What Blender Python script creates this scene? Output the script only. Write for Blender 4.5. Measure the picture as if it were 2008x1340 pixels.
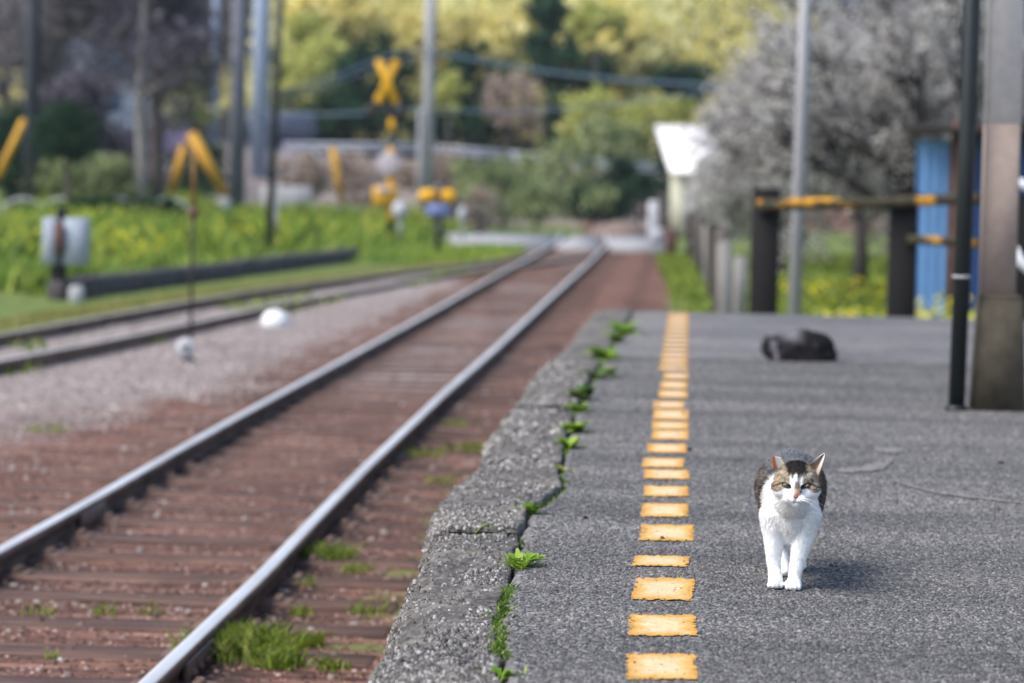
import bpy, math, random
import numpy as np
from mathutils import Vector, noise as mnoise
from mathutils.bvhtree import BVHTree
from mathutils.kdtree import KDTree
for o in list(bpy.data.objects): bpy.data.objects.remove(o)
random.seed(7); RNG = np.random.default_rng(11)
SC = bpy.context.scene
COL = SC.collection
# ------------------------------------------------------------------ camera
FPX, CAMH, ROLL = 6000.0, 0.86, math.radians(1.2)
_u = 326*math.cos(ROLL) - 315*math.sin(ROLL); _v = 326*math.sin(ROLL) + 315*math.cos(ROLL)
_p = math.atan(_v/FPX); _y = math.atan(_u/FPX*math.cos(_p))
FW = np.array([-math.sin(_y)*math.cos(_p), math.cos(_y)*math.cos(_p), -math.sin(_p)])
_r = np.array([math.cos(_y), math.sin(_y), 0.0]); _U = np.cross(_r, FW)
RT = _r*math.cos(ROLL) + _U*math.sin(ROLL); UP = np.cross(RT, FW)
CP = np.array([0, 0, CAMH])
cd = bpy.data.cameras.new('camera'); cam = bpy.data.objects.new('camera', cd); COL.objects.link(cam)
from mathutils import Matrix
cam.matrix_world = Matrix(((RT[0], UP[0], -FW[0], 0), (RT[1], UP[1], -FW[1], 0), (RT[2], UP[2], -FW[2], CAMH), (0, 0, 0, 1)))
cd.sensor_width = 36; cd.lens = FPX/2008*36; cd.clip_start = 0.1; cd.clip_end = 3000
cd.dof.use_dof = True; cd.dof.focus_distance = 6.42; cd.dof.aperture_fstop = 3.9
SC.camera = cam
# ------------------------------------------------------------------ light
SUN_DIR = Vector((-0.80, -0.50, 1.15)).normalized()      # towards the sun
w = bpy.data.worlds.new('World'); SC.world = w; w.use_nodes = True
nt = w.node_tree; nt.nodes.clear()
sky = nt.nodes.new('ShaderNodeTexSky'); sky.sky_type = 'NISHITA'; sky.sun_disc = False
sky.sun_elevation = math.asin(SUN_DIR.z); sky.sun_rotation = math.atan2(SUN_DIR.x, SUN_DIR.y)
sky.air_density = 1.0; sky.dust_density = 2.0; sky.ozone_density = 1.0
bg = nt.nodes.new('ShaderNodeBackground'); bg.inputs[1].default_value = 0.15
wo = nt.nodes.new('ShaderNodeOutputWorld'); nt.links.new(sky.outputs[0], bg.inputs[0]); nt.links.new(bg.outputs[0], wo.inputs[0])
sl = bpy.data.lights.new('sun', 'SUN'); sl.energy = 2.5; sl.angle = math.radians(30); sl.color = (1, 0.95, 0.88)
so = bpy.data.objects.new('sun', sl); COL.objects.link(so); so.rotation_euler = SUN_DIR.to_track_quat('Z', 'Y').to_euler()
SC.view_settings.view_transform = 'Standard'; SC.view_settings.look = 'None'
SC.view_settings.exposure = 0.87; SC.view_settings.gamma = 1
SC.cycles.max_bounces = 6; SC.cycles.transparent_max_bounces = 8
SC.cycles.use_denoising = True

# ------------------------------------------------------------------ helpers
def ray(x, y): return FW*FPX + RT*(x-1004) - UP*(y-670)
def at(x, y, z):
    d = ray(x, y); return CP + d*((z-CAMH)/d[2])
def atY(x, y, Y):
    d = ray(x, y); return CP + d*(Y/d[1])
def lat(x, y, seed=0):
    """2D lattice value noise 0..1, vectorised"""
    x = np.asarray(x, float); y = np.asarray(y, float)
    xi = np.floor(x).astype(np.int64); yi = np.floor(y).astype(np.int64); fx = x-xi; fy = y-yi
    def h(a, b):
        n = (a*374761393 + b*668265263 + seed*1442695041) & 0xffffffff
        n = ((n ^ (n >> 13))*1274126177) & 0xffffffff
        return ((n ^ (n >> 16)) & 0xffff)/65535.0
    sx = fx*fx*(3-2*fx); sy = fy*fy*(3-2*fy)
    return (h(xi, yi)*(1-sx)+h(xi+1, yi)*sx)*(1-sy) + (h(xi, yi+1)*(1-sx)+h(xi+1, yi+1)*sx)*sy
def fbm(x, y, oct=4, seed=0):
    s = 0; a = 0.5; t = 0
    for k in range(oct):
        s = s + a*lat(x*2**k, y*2**k, seed+k); t += a; a *= .5
    return s/t
def tag(o, label=None, cat=None, group=None, kind=None):
    if label: o['label'] = label
    if cat: o['category'] = cat
    if group: o['group'] = group
    if kind: o['kind'] = kind
    return o
def empty(name, loc, rz=0):
    o = bpy.data.objects.new(name, None); COL.objects.link(o); o.location = [float(c) for c in loc]; o.rotation_euler[2] = rz; o.empty_display_size = .1
    return o
def bulk(name, V, F, m, parent=None, smooth=False, col=None):
    V = np.asarray(V, np.float32); me = bpy.data.meshes.new(name)
    if isinstance(F, np.ndarray):
        k = F.shape[1]; nf = F.shape[0]; flat = F.astype(np.int32).ravel()
        starts = np.arange(nf, dtype=np.int32)*k; tot = np.full(nf, k, np.int32)
    else:
        flat = np.array([i for f in F for i in f], np.int32); tot = np.array([len(f) for f in F], np.int32); nf = len(F)
        starts = np.concatenate(([0], np.cumsum(tot)[:-1])).astype(np.int32)
    me.vertices.add(len(V)); me.vertices.foreach_set('co', V.ravel())
    me.loops.add(len(flat)); me.loops.foreach_set('vertex_index', flat)
    me.polygons.add(nf); me.polygons.foreach_set('loop_start', starts); me.polygons.foreach_set('loop_total', tot)
    if smooth: me.polygons.foreach_set('use_smooth', np.ones(nf, bool))
    me.update(calc_edges=True); me.validate()
    if m: me.materials.append(m)
    if col is not None:
        a = me.color_attributes.new('col', 'FLOAT_COLOR', 'POINT'); c = np.ones((len(V), 4), np.float32); c[:, :3] = col; a.data.foreach_set('color', c.ravel())
    o = bpy.data.objects.new(name, me); COL.objects.link(o)
    if parent: o.parent = parent
    return o
class G:
    """collects shapes, builds one mesh"""
    def __init__(s): s.v = []; s.f = []; s.n = 0
    def add(s, V, F):
        s.v.append(np.asarray(V, float)); s.f += [tuple(i+s.n for i in f) for f in F]; s.n += len(V); return s
    def tube(s, P, R, n=8, cap=True):
        P = np.asarray(P, float); m = len(P); R = np.full(m, R) if np.isscalar(R) else np.asarray(R)
        V = []; ref = None
        for i in range(m):
            d = P[min(i+1, m-1)]-P[max(i-1, 0)]; d = d/(np.linalg.norm(d)+1e-9)
            if ref is None: ref = np.array([1, 0, 0.]) if abs(d[0]) < .8 else np.array([0, 1., 0])
            a = np.cross(d, ref); a /= np.linalg.norm(a)+1e-9; b = np.cross(d, a); ref = np.cross(a, d)
            t = np.arange(n)*2*math.pi/n
            V.append(P[i] + R[i]*(np.outer(np.cos(t), a)+np.outer(np.sin(t), b)))
        V = np.concatenate(V); F = [(i*n+j, i*n+(j+1) % n, (i+1)*n+(j+1) % n, (i+1)*n+j) for i in range(m-1) for j in range(n)]
        if cap: F += [tuple(range(n))[::-1], tuple((m-1)*n+j for j in range(n))]
        return s.add(V, F)
    def box(s, c, d, rz=0, bev=0, rx=0, ry=0):
        x, y, z = np.array(d)/2.
        if bev:
            b = bev; L = []
            for (zz, k) in ((-z, b), (-z+b, 0), (z-b, 0), (z, b)):
                X = x-k; Y = y-k
                L.append([(-X+b, -Y, zz), (X-b, -Y, zz), (X, -Y+b, zz), (X, Y-b, zz), (X-b, Y, zz), (-X+b, Y, zz), (-X, Y-b, zz), (-X, -Y+b, zz)])
            V = np.array([p for l in L for p in l]); F = [(i*8+j, i*8+(j+1) % 8, (i+1)*8+(j+1) % 8, (i+1)*8+j) for i in range(3) for j in range(8)] + [tuple(range(8))[::-1], tuple(range(24, 32))]
        else:
            V = np.array([(-x, -y, -z), (x, -y, -z), (x, y, -z), (-x, y, -z), (-x, -y, z), (x, -y, z), (x, y, z), (-x, y, z)])
            F = [(3, 2, 1, 0), (4, 5, 6, 7), (0, 1, 5, 4), (1, 2, 6, 5), (2, 3, 7, 6), (3, 0, 4, 7)]
        M = np.array(Matrix.Rotation(rz, 3, 'Z') @ Matrix.Rotation(ry, 3, 'Y') @ Matrix.Rotation(rx, 3, 'X'))
        return s.add(V@M.T+np.array(c, float), F)
    def ell(s, c, r, n=12, m=8, rot=None, half=False):
        V = []; F = []
        for i in range(m+1):
            ph = math.pi*i/m*(0.5 if half else 1)
            for j in range(n):
                th = 2*math.pi*j/n; V.append((math.sin(ph)*math.cos(th)*r[0], math.sin(ph)*math.sin(th)*r[1], math.cos(ph)*r[2]))
        V = np.array(V)
        if rot is not None: V = V@np.array(rot).T
        for i in range(m):
            for j in range(n): F.append((i*n+j, (i+1)*n+j, (i+1)*n+(j+1) % n, i*n+(j+1) % n))
        return s.add(V+np.array(c, float), F)
    def lathe(s, c, prof, n=20, axis='Z'):
        V = []
        for (r, z) in prof:
            for j in range(n):
                t = 2*math.pi*j/n; p = (r*math.cos(t), r*math.sin(t), z)
                V.append(p if axis == 'Z' else (p[0], -p[2], p[1]))
        F = [(i*n+j, i*n+(j+1) % n, (i+1)*n+(j+1) % n, (i+1)*n+j) for i in range(len(prof)-1) for j in range(n)]
        return s.add(np.array(V)+np.array(c, float), F)
    def build(s, name, m, parent=None, smooth=False, col=None):
        return bulk(name, np.concatenate(s.v), s.f, m, parent, smooth, col)

# ------------------------------------------------------------------ materials
class NT:
    def __init__(s, name):
        s.m = bpy.data.materials.new(name); s.m.use_nodes = True; s.t = s.m.node_tree; s.t.nodes.clear()
        s.out = s.t.nodes.new('ShaderNodeOutputMaterial')
    def n(s, typ, inp={}, **kw):
        x = s.t.nodes.new('ShaderNode'+typ)
        for k, v in kw.items(): setattr(x, k, v)
        for k, v in inp.items():
            if isinstance(v, bpy.types.NodeSocket): s.t.links.new(v, x.inputs[k])
            else:
                if isinstance(v, tuple) and len(v) == 3 and x.inputs[k].type == 'RGBA': v = v+(1,)
                x.inputs[k].default_value = v
        return x
    def pos(s, scale=(1, 1, 1)):
        g = s.n('NewGeometry'); mp = s.n('Mapping', {0: g.outputs['Position']}); mp.inputs[3].default_value = scale; return mp.outputs[0]
    def noise(s, scale, detail=4, vec=None, rough=.6):
        return s.n('TexNoise', {'Vector': vec if vec else s.pos(), 'Scale': scale, 'Detail': detail, 'Roughness': rough}).outputs[0]
    def ramp(s, fac, stops):
        r = s.n('ValToRGB', {0: fac}); e = r.color_ramp.elements
        while len(e) < len(stops): e.new(0.5)
        for k, (p, c) in enumerate(stops): e[k].position = p; e[k].color = tuple(c)+(1,) if len(c) == 3 else c
        return r.outputs[0]
    def mix(s, f, a, b, mode='MIX'):
        m = s.n('MixRGB', {0: f, 1: a, 2: b}, blend_type=mode); return m.outputs[0]
    def math(s, op, a, b=0, clamp=False):
        m = s.n('Math', {0: a, 1: b}, operation=op); m.use_clamp = clamp; return m.outputs[0]
    def bump(s, h, strength=.5, dist=.01):
        return s.n('Bump', {'Height': h, 'Strength': strength, 'Distance': dist}).outputs[0]
    def prin(s, col, rough=.8, metal=0, normal=None, spec=.3):
        inp = {'Base Color': col, 'Roughness': rough, 'Metallic': metal, 'Specular IOR Level': spec}
        if normal: inp['Normal'] = normal
        p = s.n('BsdfPrincipled', inp); s.t.links.new(p.outputs[0], s.out.inputs[0]); return s.m
def simple(name, c, rough=.7, var=.25, scale=6, metal=0, bump=.2, stretch=(1, 1, 1), c2=None, th=(.35, .65), spec=.3):
    t = NT(name); nz = t.noise(scale, 5, t.pos(stretch)); c2 = c2 or tuple(x*(1-var) for x in c)
    col = t.ramp(nz, [(th[0], c2), (th[1], c)]); fine = t.noise(scale*9, 3)
    col = t.mix(.25, col, t.ramp(fine, [(.3, tuple(x*.6 for x in c)), (.7, tuple(min(1, x*1.25) for x in c))]))
    return t.prin(col, rough, metal, t.bump(fine, bump, .004), spec)
def leafmat(name, cols, trans=.35, spread=1, big=0):
    """random colour per leaf; optional large soft variation of species colour"""
    t = NT(name); r = t.n('NewGeometry').outputs['Random Per Island']
    k = len(cols)-1; col = t.ramp(r, [(i/k, c) for i, c in enumerate(cols)])
    if big: col = t.mix(t.ramp(t.noise(big, 2), [(.35, (0, 0, 0)), (.65, (1, 1, 1))]), col, t.mix(1.0, col, (1.25, 1.1, .75), 'MULTIPLY'))
    d = t.n('BsdfDiffuse', {0: col}); tr = t.n('BsdfTranslucent', {0: col}); m = t.n('MixShader', {0: trans, 1: d.outputs[0], 2: tr.outputs[0]})
    t.t.links.new(m.outputs[0], t.out.inputs[0]); return t.m
M = {}
def stone_mat(name, cols, rough=.75, big=None):
    t = NT(name); r = t.n('NewGeometry').outputs['Random Per Island']
    k = len(cols)-1; col = t.ramp(r, [(i/k, c) for i, c in enumerate(cols)])
    if big: col = t.mix(1, col, t.ramp(t.noise(1.6, 5, t.pos((.25, 1.3, 1))), [(.36, (.7, .7, .72)), (.6, (1.16, 1.14, 1.12))]), 'MULTIPLY')
    return t.prin(col, rough, 0, None, .35)
# asphalt
t = NT('platform_asphalt'); P = t.pos()
vo = t.n('TexVoronoi', {'Vector': P, 'Scale': 95.0}, feature='F1'); vo2 = t.n('TexVoronoi', {'Vector': P, 'Scale': 38.0}, feature='F1')
sep = t.n('SeparateColor', {0: vo.outputs['Color']}); sep2 = t.n('SeparateColor', {0: vo2.outputs['Color']})
c = t.ramp(sep.outputs[0], [(0, (.04, .04, .042)), (.45, (.115, .113, .114)), (.8, (.19, .186, .184)), (1, (.36, .35, .34))])
c = t.mix(.35, c, t.ramp(sep2.outputs[0], [(0, (.07, .07, .074)), (1, (.24, .235, .23))]))
c = t.mix(1, c, t.ramp(t.noise(1.1, 5, t.pos((1, .6, 1))), [(.3, (.78, .78, .8)), (.7, (1.15, 1.13, 1.1))]), 'MULTIPLY')
c = t.mix(1, c, t.ramp(t.noise(1.6, 5, t.pos((.25, 1.3, 1))), [(.36, (.72, .72, .74)), (.6, (1.18, 1.17, 1.15))]), 'MULTIPLY')
c = t.mix(1, c, t.ramp(t.noise(7, 4, t.pos((.5, 1.2, 1))), [(.3, (.82, .82, .83)), (.7, (1.1, 1.1, 1.1))]), 'MULTIPLY')
M['asphalt'] = t.prin(c, .82, 0, t.bump(t.math('SUBTRACT', 1, vo.outputs['Distance']), .9, .006), .3)
M['aggregate'] = stone_mat('platform_aggregate', [(.03, .03, .031), (.055, .055, .056), (.076, .075, .076), (.096, .094, .094), (.125, .122, .12), (.24, .235, .23)], .7, 1.1)
# coping
t = NT('coping_concrete'); n1 = t.noise(3.5, 5); n2 = t.noise(60, 4); v3 = t.n('TexVoronoi', {'Vector': t.pos(), 'Scale': 80.0})
c = t.ramp(n1, [(.32, (.04, .034, .03)), (.5, (.1, .088, .076)), (.68, (.21, .185, .155))])
c = t.mix(.45, c, t.ramp(t.n('SeparateColor', {0: v3.outputs['Color']}).outputs[0], [(0, (.03, .028, .027)), (.6, (.12, .115, .11)), (1, (.26, .25, .235))]))
M['coping'] = t.prin(c, .85, 0, t.bump(n2, .8, .006), .25)
M['pebble'] = stone_mat('coping_pebbles', [(.035, .031, .029), (.075, .068, .064), (.12, .112, .105), (.18, .17, .16), (.36, .35, .34)], .65, 2.2)
# paint
def paint_mat():
    t = NT('worn_yellow_paint'); g = t.n('TexCoord').outputs['Generated']; s = t.n('SeparateXYZ', {0: g})
    nz = t.noise(22, 4, t.pos()); nf = t.noise(220, 3, t.pos())
    def edge(ax):
        a = t.math('ABSOLUTE', t.math('SUBTRACT', ax, .5)); return t.math('MULTIPLY', a, 2)
    e = t.math('MAXIMUM', edge(s.outputs[0]), edge(s.outputs[1]))
    e = t.math('ADD', e, t.math('MULTIPLY', t.math('SUBTRACT', nz, .5), .7)); e = t.math('ADD', e, t.math('MULTIPLY', t.math('SUBTRACT', nf, .5), .35))
    c = t.ramp(e, [(.4, (.72, .5, .29)), (.6, (.68, .42, .15)), (.88, (.54, .28, .04))])
    st = t.noise(60, 3, t.pos((.25, 3, 1)))
    c = t.mix(1, c, t.ramp(st, [(.3, (.82, .78, .7)), (.6, (1.05, 1.04, 1.04))]), 'MULTIPLY')
    c = t.mix(t.ramp(t.noise(150, 2, t.pos((1, .7, 1))), [(.6, (0, 0, 0)), (.72, (1, 1, 1))]), c, (.2, .14, .09))
    return t.prin(c, .6, 0, t.bump(nf, .6, .004), .35)
M['paint'] = paint_mat()
# ground, zones from the vertex attribute: r = grass, g = garden soil / pink gravel, b = dark far slope and painted rail shadow
t = NT('ground_material'); at_ = t.n('Attribute', attribute_name='col'); zs = t.n('SeparateColor', {0: at_.outputs['Color']})
n1 = t.noise(1.3, 5); n2 = t.noise(28, 4, t.pos((.6, 1, 1))); n3 = t.noise(5, 4)
v = t.n('SeparateColor', {0: t.n('TexVoronoi', {'Vector': t.pos(), 'Scale': 34.0}).outputs['Color']}).outputs[0]
streak = t.noise(4, 6, t.pos((.2, 3.2, 1)))
brown = t.mix(.35, t.ramp(streak, [(.36, (.018, .011, .009)), (.48, (.1, .048, .034)), (.58, (.23, .112, .08)), (.68, (.4, .225, .17))]), t.ramp(v, [(0, (.02, .012, .01)), (.6, (.13, .062, .045)), (1, (.28, .18, .145))]))
grey = t.mix(.5, t.ramp(n3, [(.3, (.16, .125, .115)), (.7, (.27, .23, .215))]), t.ramp(v, [(0, (.1, .08, .075)), (.6, (.25, .21, .2)), (1, (.46, .42, .4))]))
grass = t.ramp(t.noise(9, 5), [(.3, (.06, .1, .02)), (.55, (.13, .17, .04)), (.75, (.22, .23, .08))])
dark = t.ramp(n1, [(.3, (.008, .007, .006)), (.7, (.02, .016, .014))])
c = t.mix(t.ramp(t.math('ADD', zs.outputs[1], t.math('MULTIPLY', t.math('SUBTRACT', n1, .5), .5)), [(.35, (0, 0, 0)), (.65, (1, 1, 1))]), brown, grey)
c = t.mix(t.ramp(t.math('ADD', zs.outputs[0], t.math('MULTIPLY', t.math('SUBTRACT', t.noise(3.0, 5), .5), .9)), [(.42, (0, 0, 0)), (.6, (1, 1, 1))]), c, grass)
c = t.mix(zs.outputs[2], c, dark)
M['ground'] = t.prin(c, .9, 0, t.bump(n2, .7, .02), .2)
M['ballast'] = stone_mat('ballast_stones', [(.02, .01, .008), (.05, .025, .019), (.09, .044, .032), (.14, .068, .05), (.19, .105, .08), (.38, .28, .25)], .8, 1.5)
M['gravel'] = stone_mat('pale_gravel', [(.1, .075, .07), (.18, .145, .135), (.25, .21, .2), (.33, .29, .28), (.5, .47, .45)], .8, 1.2)
# rails
def rail_mat(name, dull):
    t = NT(name); g = t.n('NewGeometry'); nz = t.n('SeparateXYZ', {0: g.outputs['Normal']}).outputs[2]
    pz = t.n('SeparateXYZ', {0: g.outputs['Position']}).outputs[2]
    f = t.math('MULTIPLY', t.ramp(nz, [(.8, (0, 0, 0)), (.97, (1, 1, 1))]), t.math('GREATER_THAN', pz, -.53))
    f2 = t.math('MULTIPLY', f, 1.0)
    rust = t.ramp(t.noise(12, 5, t.pos((1, .25, 1))), [(.3, (.06, .036, .027)), (.7, (.2, .13, .1))])
    steel = t.ramp(t.noise(5, 4, t.pos((1, .15, 1))), [(.3, tuple(x*dull for x in (.7, .68, .66))), (.7, tuple(x*dull for x in (.95, .94, .92)))])
    c = t.mix(f2, rust, steel); ro = t.math('SUBTRACT', .85, t.math('MULTIPLY', f2, .5 if dull > .7 else .2))
    p = t.n('BsdfPrincipled', {'Base Color': c, 'Roughness': ro, 'Metallic': t.math('MULTIPLY', f2, .6 if dull > .7 else .1)}); t.t.links.new(p.outputs[0], t.out.inputs[0]); return t.m
M['rail'] = rail_mat('polished_rail_steel', 1.0); M['oldrail'] = rail_mat('dull_rusty_rail', .55)
t = NT('sleeper_wood'); g = t.noise(7, 6, t.pos((.25, 9, 1))); g2 = t.noise(3, 3)
c = t.ramp(g, [(.32, (.02, .013, .011)), (.46, (.095, .056, .044)), (.58, (.2, .122, .095)), (.72, (.38, .26, .21))])
c = t.mix(1, c, t.ramp(g2, [(.3, (.6, .6, .65)), (.7, (1.1, 1.05, 1.0))]), 'MULTIPLY')
M['sleeper'] = t.prin(c, .85, 0, t.bump(g, .9, .02), .25)
M['green'] = leafmat('weed_leaves', [(.1, .2, .02), (.17, .3, .035), (.24, .38, .05), (.34, .46, .09)], .35)
M['weed2'] = leafmat('yellowish_weed', [(.14, .18, .03), (.26, .3, .05), (.38, .38, .1), (.46, .42, .2)], .35)
M['weed3'] = leafmat('dull_weed', [(.05, .1, .025), (.09, .16, .04), (.15, .23, .06), (.24, .28, .12)], .3)
M['grassblade'] = leafmat('grass_blades', [(.07, .11, .02), (.14, .21, .025), (.24, .32, .045), (.42, .42, .15)], .35)
M['meadow'] = leafmat('meadow_leaves', [(.06, .13, .035), (.14, .25, .05), (.26, .39, .08), (.44, .5, .16)], .35, big=.35)
M['yellow_flower'] = leafmat('yellow_petals', [(.6, .5, .03), (.7, .62, .05), (.75, .7, .15)], .3)
M['bamboo'] = leafmat('bamboo_leaves', [(.42, .43, .17), (.6, .59, .27), (.74, .72, .4), (.84, .83, .55)], .4, big=.2)
M['evergreen'] = leafmat('evergreen_leaves', [(.012, .03, .02), (.022, .05, .03), (.035, .075, .04), (.06, .11, .05)], .2)
M['olive'] = leafmat('olive_leaves', [(.07, .1, .04), (.18, .23, .09), (.32, .37, .18), (.48, .5, .28)], .3)
M['yellowleaf'] = leafmat('yellow_green_leaves', [(.24, .29, .06), (.4, .43, .11), (.55, .55, .17), (.65, .64, .28)], .35)
M['twig'] = leafmat('bare_twigs', [(.05, .043, .048), (.1, .088, .095), (.17, .15, .165), (.32, .29, .33)], .1)
M['darktwig'] = leafmat('dark_twigs', [(.02, .018, .022), (.045, .04, .05), (.1, .09, .115), (.26, .24, .3)], .1)
M['blossom'] = leafmat('white_blossom', [(.22, .2, .18), (.5, .47, .43), (.72, .7, .67), (.82, .8, .78)], .4)
M['whiteblossom'] = leafmat('bright_white_blossom', [(.5, .5, .47), (.7, .69, .66), (.82, .81, .79), (.9, .89, .88)], .45)
M['lilac'] = leafmat('lilac_blossom', [(.2, .16, .28), (.33, .28, .45), (.45, .4, .6)], .3)
M['brownbrush'] = leafmat('brown_brush', [(.16, .11, .09), (.28, .2, .16), (.4, .32, .26), (.58, .5, .42)], .2)
M['bark'] = simple('bark', (.13, .11, .1), .9, .5, 5, stretch=(1, 1, .3), bump=.6)
M['darkbark'] = simple('dark_bark', (.05, .043, .04), .9, .5, 5, stretch=(1, 1, .3), bump=.6)
M['graywood'] = simple('weathered_grey_wood', (.24, .23, .22), .9, .5, 6, stretch=(1, 1, .2), bump=.5)
M['tarpost'] = simple('tarred_timber', (.009, .008, .008), .85, .4, 6, stretch=(1, 1, .2), bump=.5)
t = NT('mossy_timber'); M['mossrail'] = t.prin(t.mix(t.ramp(t.noise(3.1, 4), [(.52, (0, 0, 0)), (.6, (1, 1, 1))]), t.ramp(t.noise(20, 4), [(.3, (.02, .018, .012)), (.7, (.07, .062, .035))]), (.62, .3, .015)), .9, 0, t.bump(t.noise(30, 4), .5, .01))
M['whitepaint'] = simple('white_paint', (.8, .8, .8), .5, .12, 4)
M['greypole'] = simple('grey_concrete_pole', (.36, .36, .38), .8, .25, 3, stretch=(1, 1, .3))
M['slatepole'] = simple('dark_slate_pole', (.15, .16, .2), .7, .3, 3, stretch=(1, 1, .3))
M['blackmetal'] = simple('black_painted_metal', (.016, .018, .02), .45, .3, 4, spec=.4)
M['downpipe'] = simple('dark_green_black_pipe', (.012, .017, .018), .4, .3, 4, spec=.4)
M['yellowpaint'] = simple('safety_yellow', (.7, .37, .01), .55, .2, 4)
M['orangepaint'] = simple('faded_orange_yellow', (.62, .33, .03), .6, .25, 4)
M['greybox'] = simple('grey_box_paint', (.3, .34, .42), .6, .15, 4)
M['bluepanel'] = simple('blue_signal_panel', (.16, .2, .42), .6, .15, 4)
M['dimwhite'] = simple('dirty_white', (.45, .45, .48), .6, .2, 8)
M['disc'] = simple('lamp_disc_lavender', (.45, .4, .44), .4, .1, 5)
M['bluesheet'] = simple('blue_sheet_metal', (.14, .29, .55), .5, .3, 2, stretch=(3, 3, .3))
M['darkroof'] = simple('dark_roof', (.018, .014, .013), .9, .3, 3)
M['redbrown'] = simple('red_brown_timber', (.12, .06, .05), .8, .3, 5)
M['cream'] = simple('cream_wall', (.5, .5, .4), .8, .15, 2)
M['lilacwall'] = simple('lilac_wall', (.27, .25, .42), .8, .2, 2)
M['roadtop'] = simple('crossing_concrete', (.3, .3, .31), .85, .25, 1.5)
M['stonecurb'] = simple('old_stone', (.09, .08, .085), .9, .5, 4, bump=.8)
M['mudwall'] = simple('pinkish_soil', (.2, .145, .12), .95, .4, 1.5)
M['postwhite'] = simple('pillar_upper_paint', (.76, .725, .70), .9, .08, 3, bump=.1)
M['postbrown'] = simple('pillar_brown_paint', (.34, .265, .225), .9, .12, 3, bump=.1)
M['pillarbase'] = simple('rough_concrete_base', (.085, .072, .052), .9, .55, 14, bump=.9)
M['wire'] = simple('wire', (.12, .18, .25), .6, .1, 3)

# ------------------------------------------------------------------ generators
def pebbles(name, XY, size, z, m, parent=None, hfac=(.35, .8), zfun=None):
    n = len(XY); k = 6
    sz = size*RNG.uniform(.55, 1.35, n); h = sz*RNG.uniform(hfac[0], hfac[1], n); el = RNG.uniform(.6, 1, n); rot = RNG.uniform(0, 6.28, n)
    ang = (np.arange(k)/k*2*math.pi)[None, :] + RNG.uniform(-.3, .3, (n, k)); rr = sz[:, None]*RNG.uniform(.75, 1.15, (n, k))*.5
    lx = np.cos(ang)*rr; ly = np.sin(ang)*rr*el[:, None]
    c, s = np.cos(rot)[:, None], np.sin(rot)[:, None]
    V = np.zeros((n, k+k+1, 3)); zz = z if zfun is None else zfun(XY[:, 0], XY[:, 1]); zz = np.broadcast_to(zz, (n,))
    bx = c*lx-s*ly; by = s*lx+c*ly
    V[:, :k, 0] = XY[:, :1]+bx; V[:, :k, 1] = XY[:, 1:]+by; V[:, :k, 2] = (zz-h*.3)[:, None]
    V[:, k:2*k, 0] = XY[:, :1]+bx*.75; V[:, k:2*k, 1] = XY[:, 1:]+by*.75; V[:, k:2*k, 2] = zz[:, None]+h[:, None]*RNG.uniform(.25, .5, (n, k))
    V[:, 2*k, 0] = XY[:, 0]+RNG.uniform(-.15, .15, n)*sz; V[:, 2*k, 1] = XY[:, 1]+RNG.uniform(-.15, .15, n)*sz; V[:, 2*k, 2] = zz+h*.6
    F = [(j, (j+1) % k, k+(j+1) % k, k+j) for j in range(k)]; T = [(k+j, k+(j+1) % k, 2*k, 2*k) for j in range(k)]
    base = (np.arange(n)*(2*k+1))[:, None, None]
    Q = (np.array(F)[None]+base).reshape(-1, 4); T3 = (np.array(T)[None, :, :3]+base).reshape(-1, 3)
    flat = np.concatenate((Q.ravel(), T3.ravel())); tot = np.concatenate((np.full(len(Q), 4), np.full(len(T3), 3)))
    me = bpy.data.meshes.new(name); V = V.reshape(-1, 3).astype(np.float32)
    me.vertices.add(len(V)); me.vertices.foreach_set('co', V.ravel()); me.loops.add(len(flat)); me.loops.foreach_set('vertex_index', flat.astype(np.int32))
    me.polygons.add(len(tot)); me.polygons.foreach_set('loop_start', np.concatenate(([0], np.cumsum(tot)[:-1])).astype(np.int32)); me.polygons.foreach_set('loop_total', tot.astype(np.int32))
    me.update(calc_edges=True); me.materials.append(m)
    o = bpy.data.objects.new(name, me); COL.objects.link(o)
    if parent: o.parent = parent
    return o
def quads(C, A, B):
    """leaf quads: centre, half-vectors A and B, diamond-ish"""
    n = len(C); V = np.stack((C-A, C-B*.9, C+A, C+B*.9), 1).reshape(-1, 3); return V, np.arange(n*4).reshape(n, 4)
def rdir(n):
    d = RNG.normal(size=(n, 3)); return d/np.linalg.norm(d, axis=1, keepdims=True)
def leaves(C, L, W, droop=0):
    n = len(C); d = rdir(n); d[:, 2] -= droop; d /= np.linalg.norm(d, axis=1, keepdims=True); e = np.cross(d, rdir(n)); e /= np.linalg.norm(e, axis=1, keepdims=True)+1e-6
    s = RNG.uniform(.6, 1.3, (n, 1)); return quads(C, d*L*s, e*W*s)
def crown_pts(c, r, nclump, per, cs, shell=.55):
    d = rdir(nclump)*(RNG.uniform(shell**3, 1, (nclump, 1))**(1/3)); K = np.array(c)+d*np.array(r)
    sc = cs*RNG.uniform(.5, 1.4, (nclump, 1, 1))
    return (K[:, None, :]+RNG.normal(size=(nclump, per, 3))*sc*np.array([1, 1, .75])).reshape(-1, 3)
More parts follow.
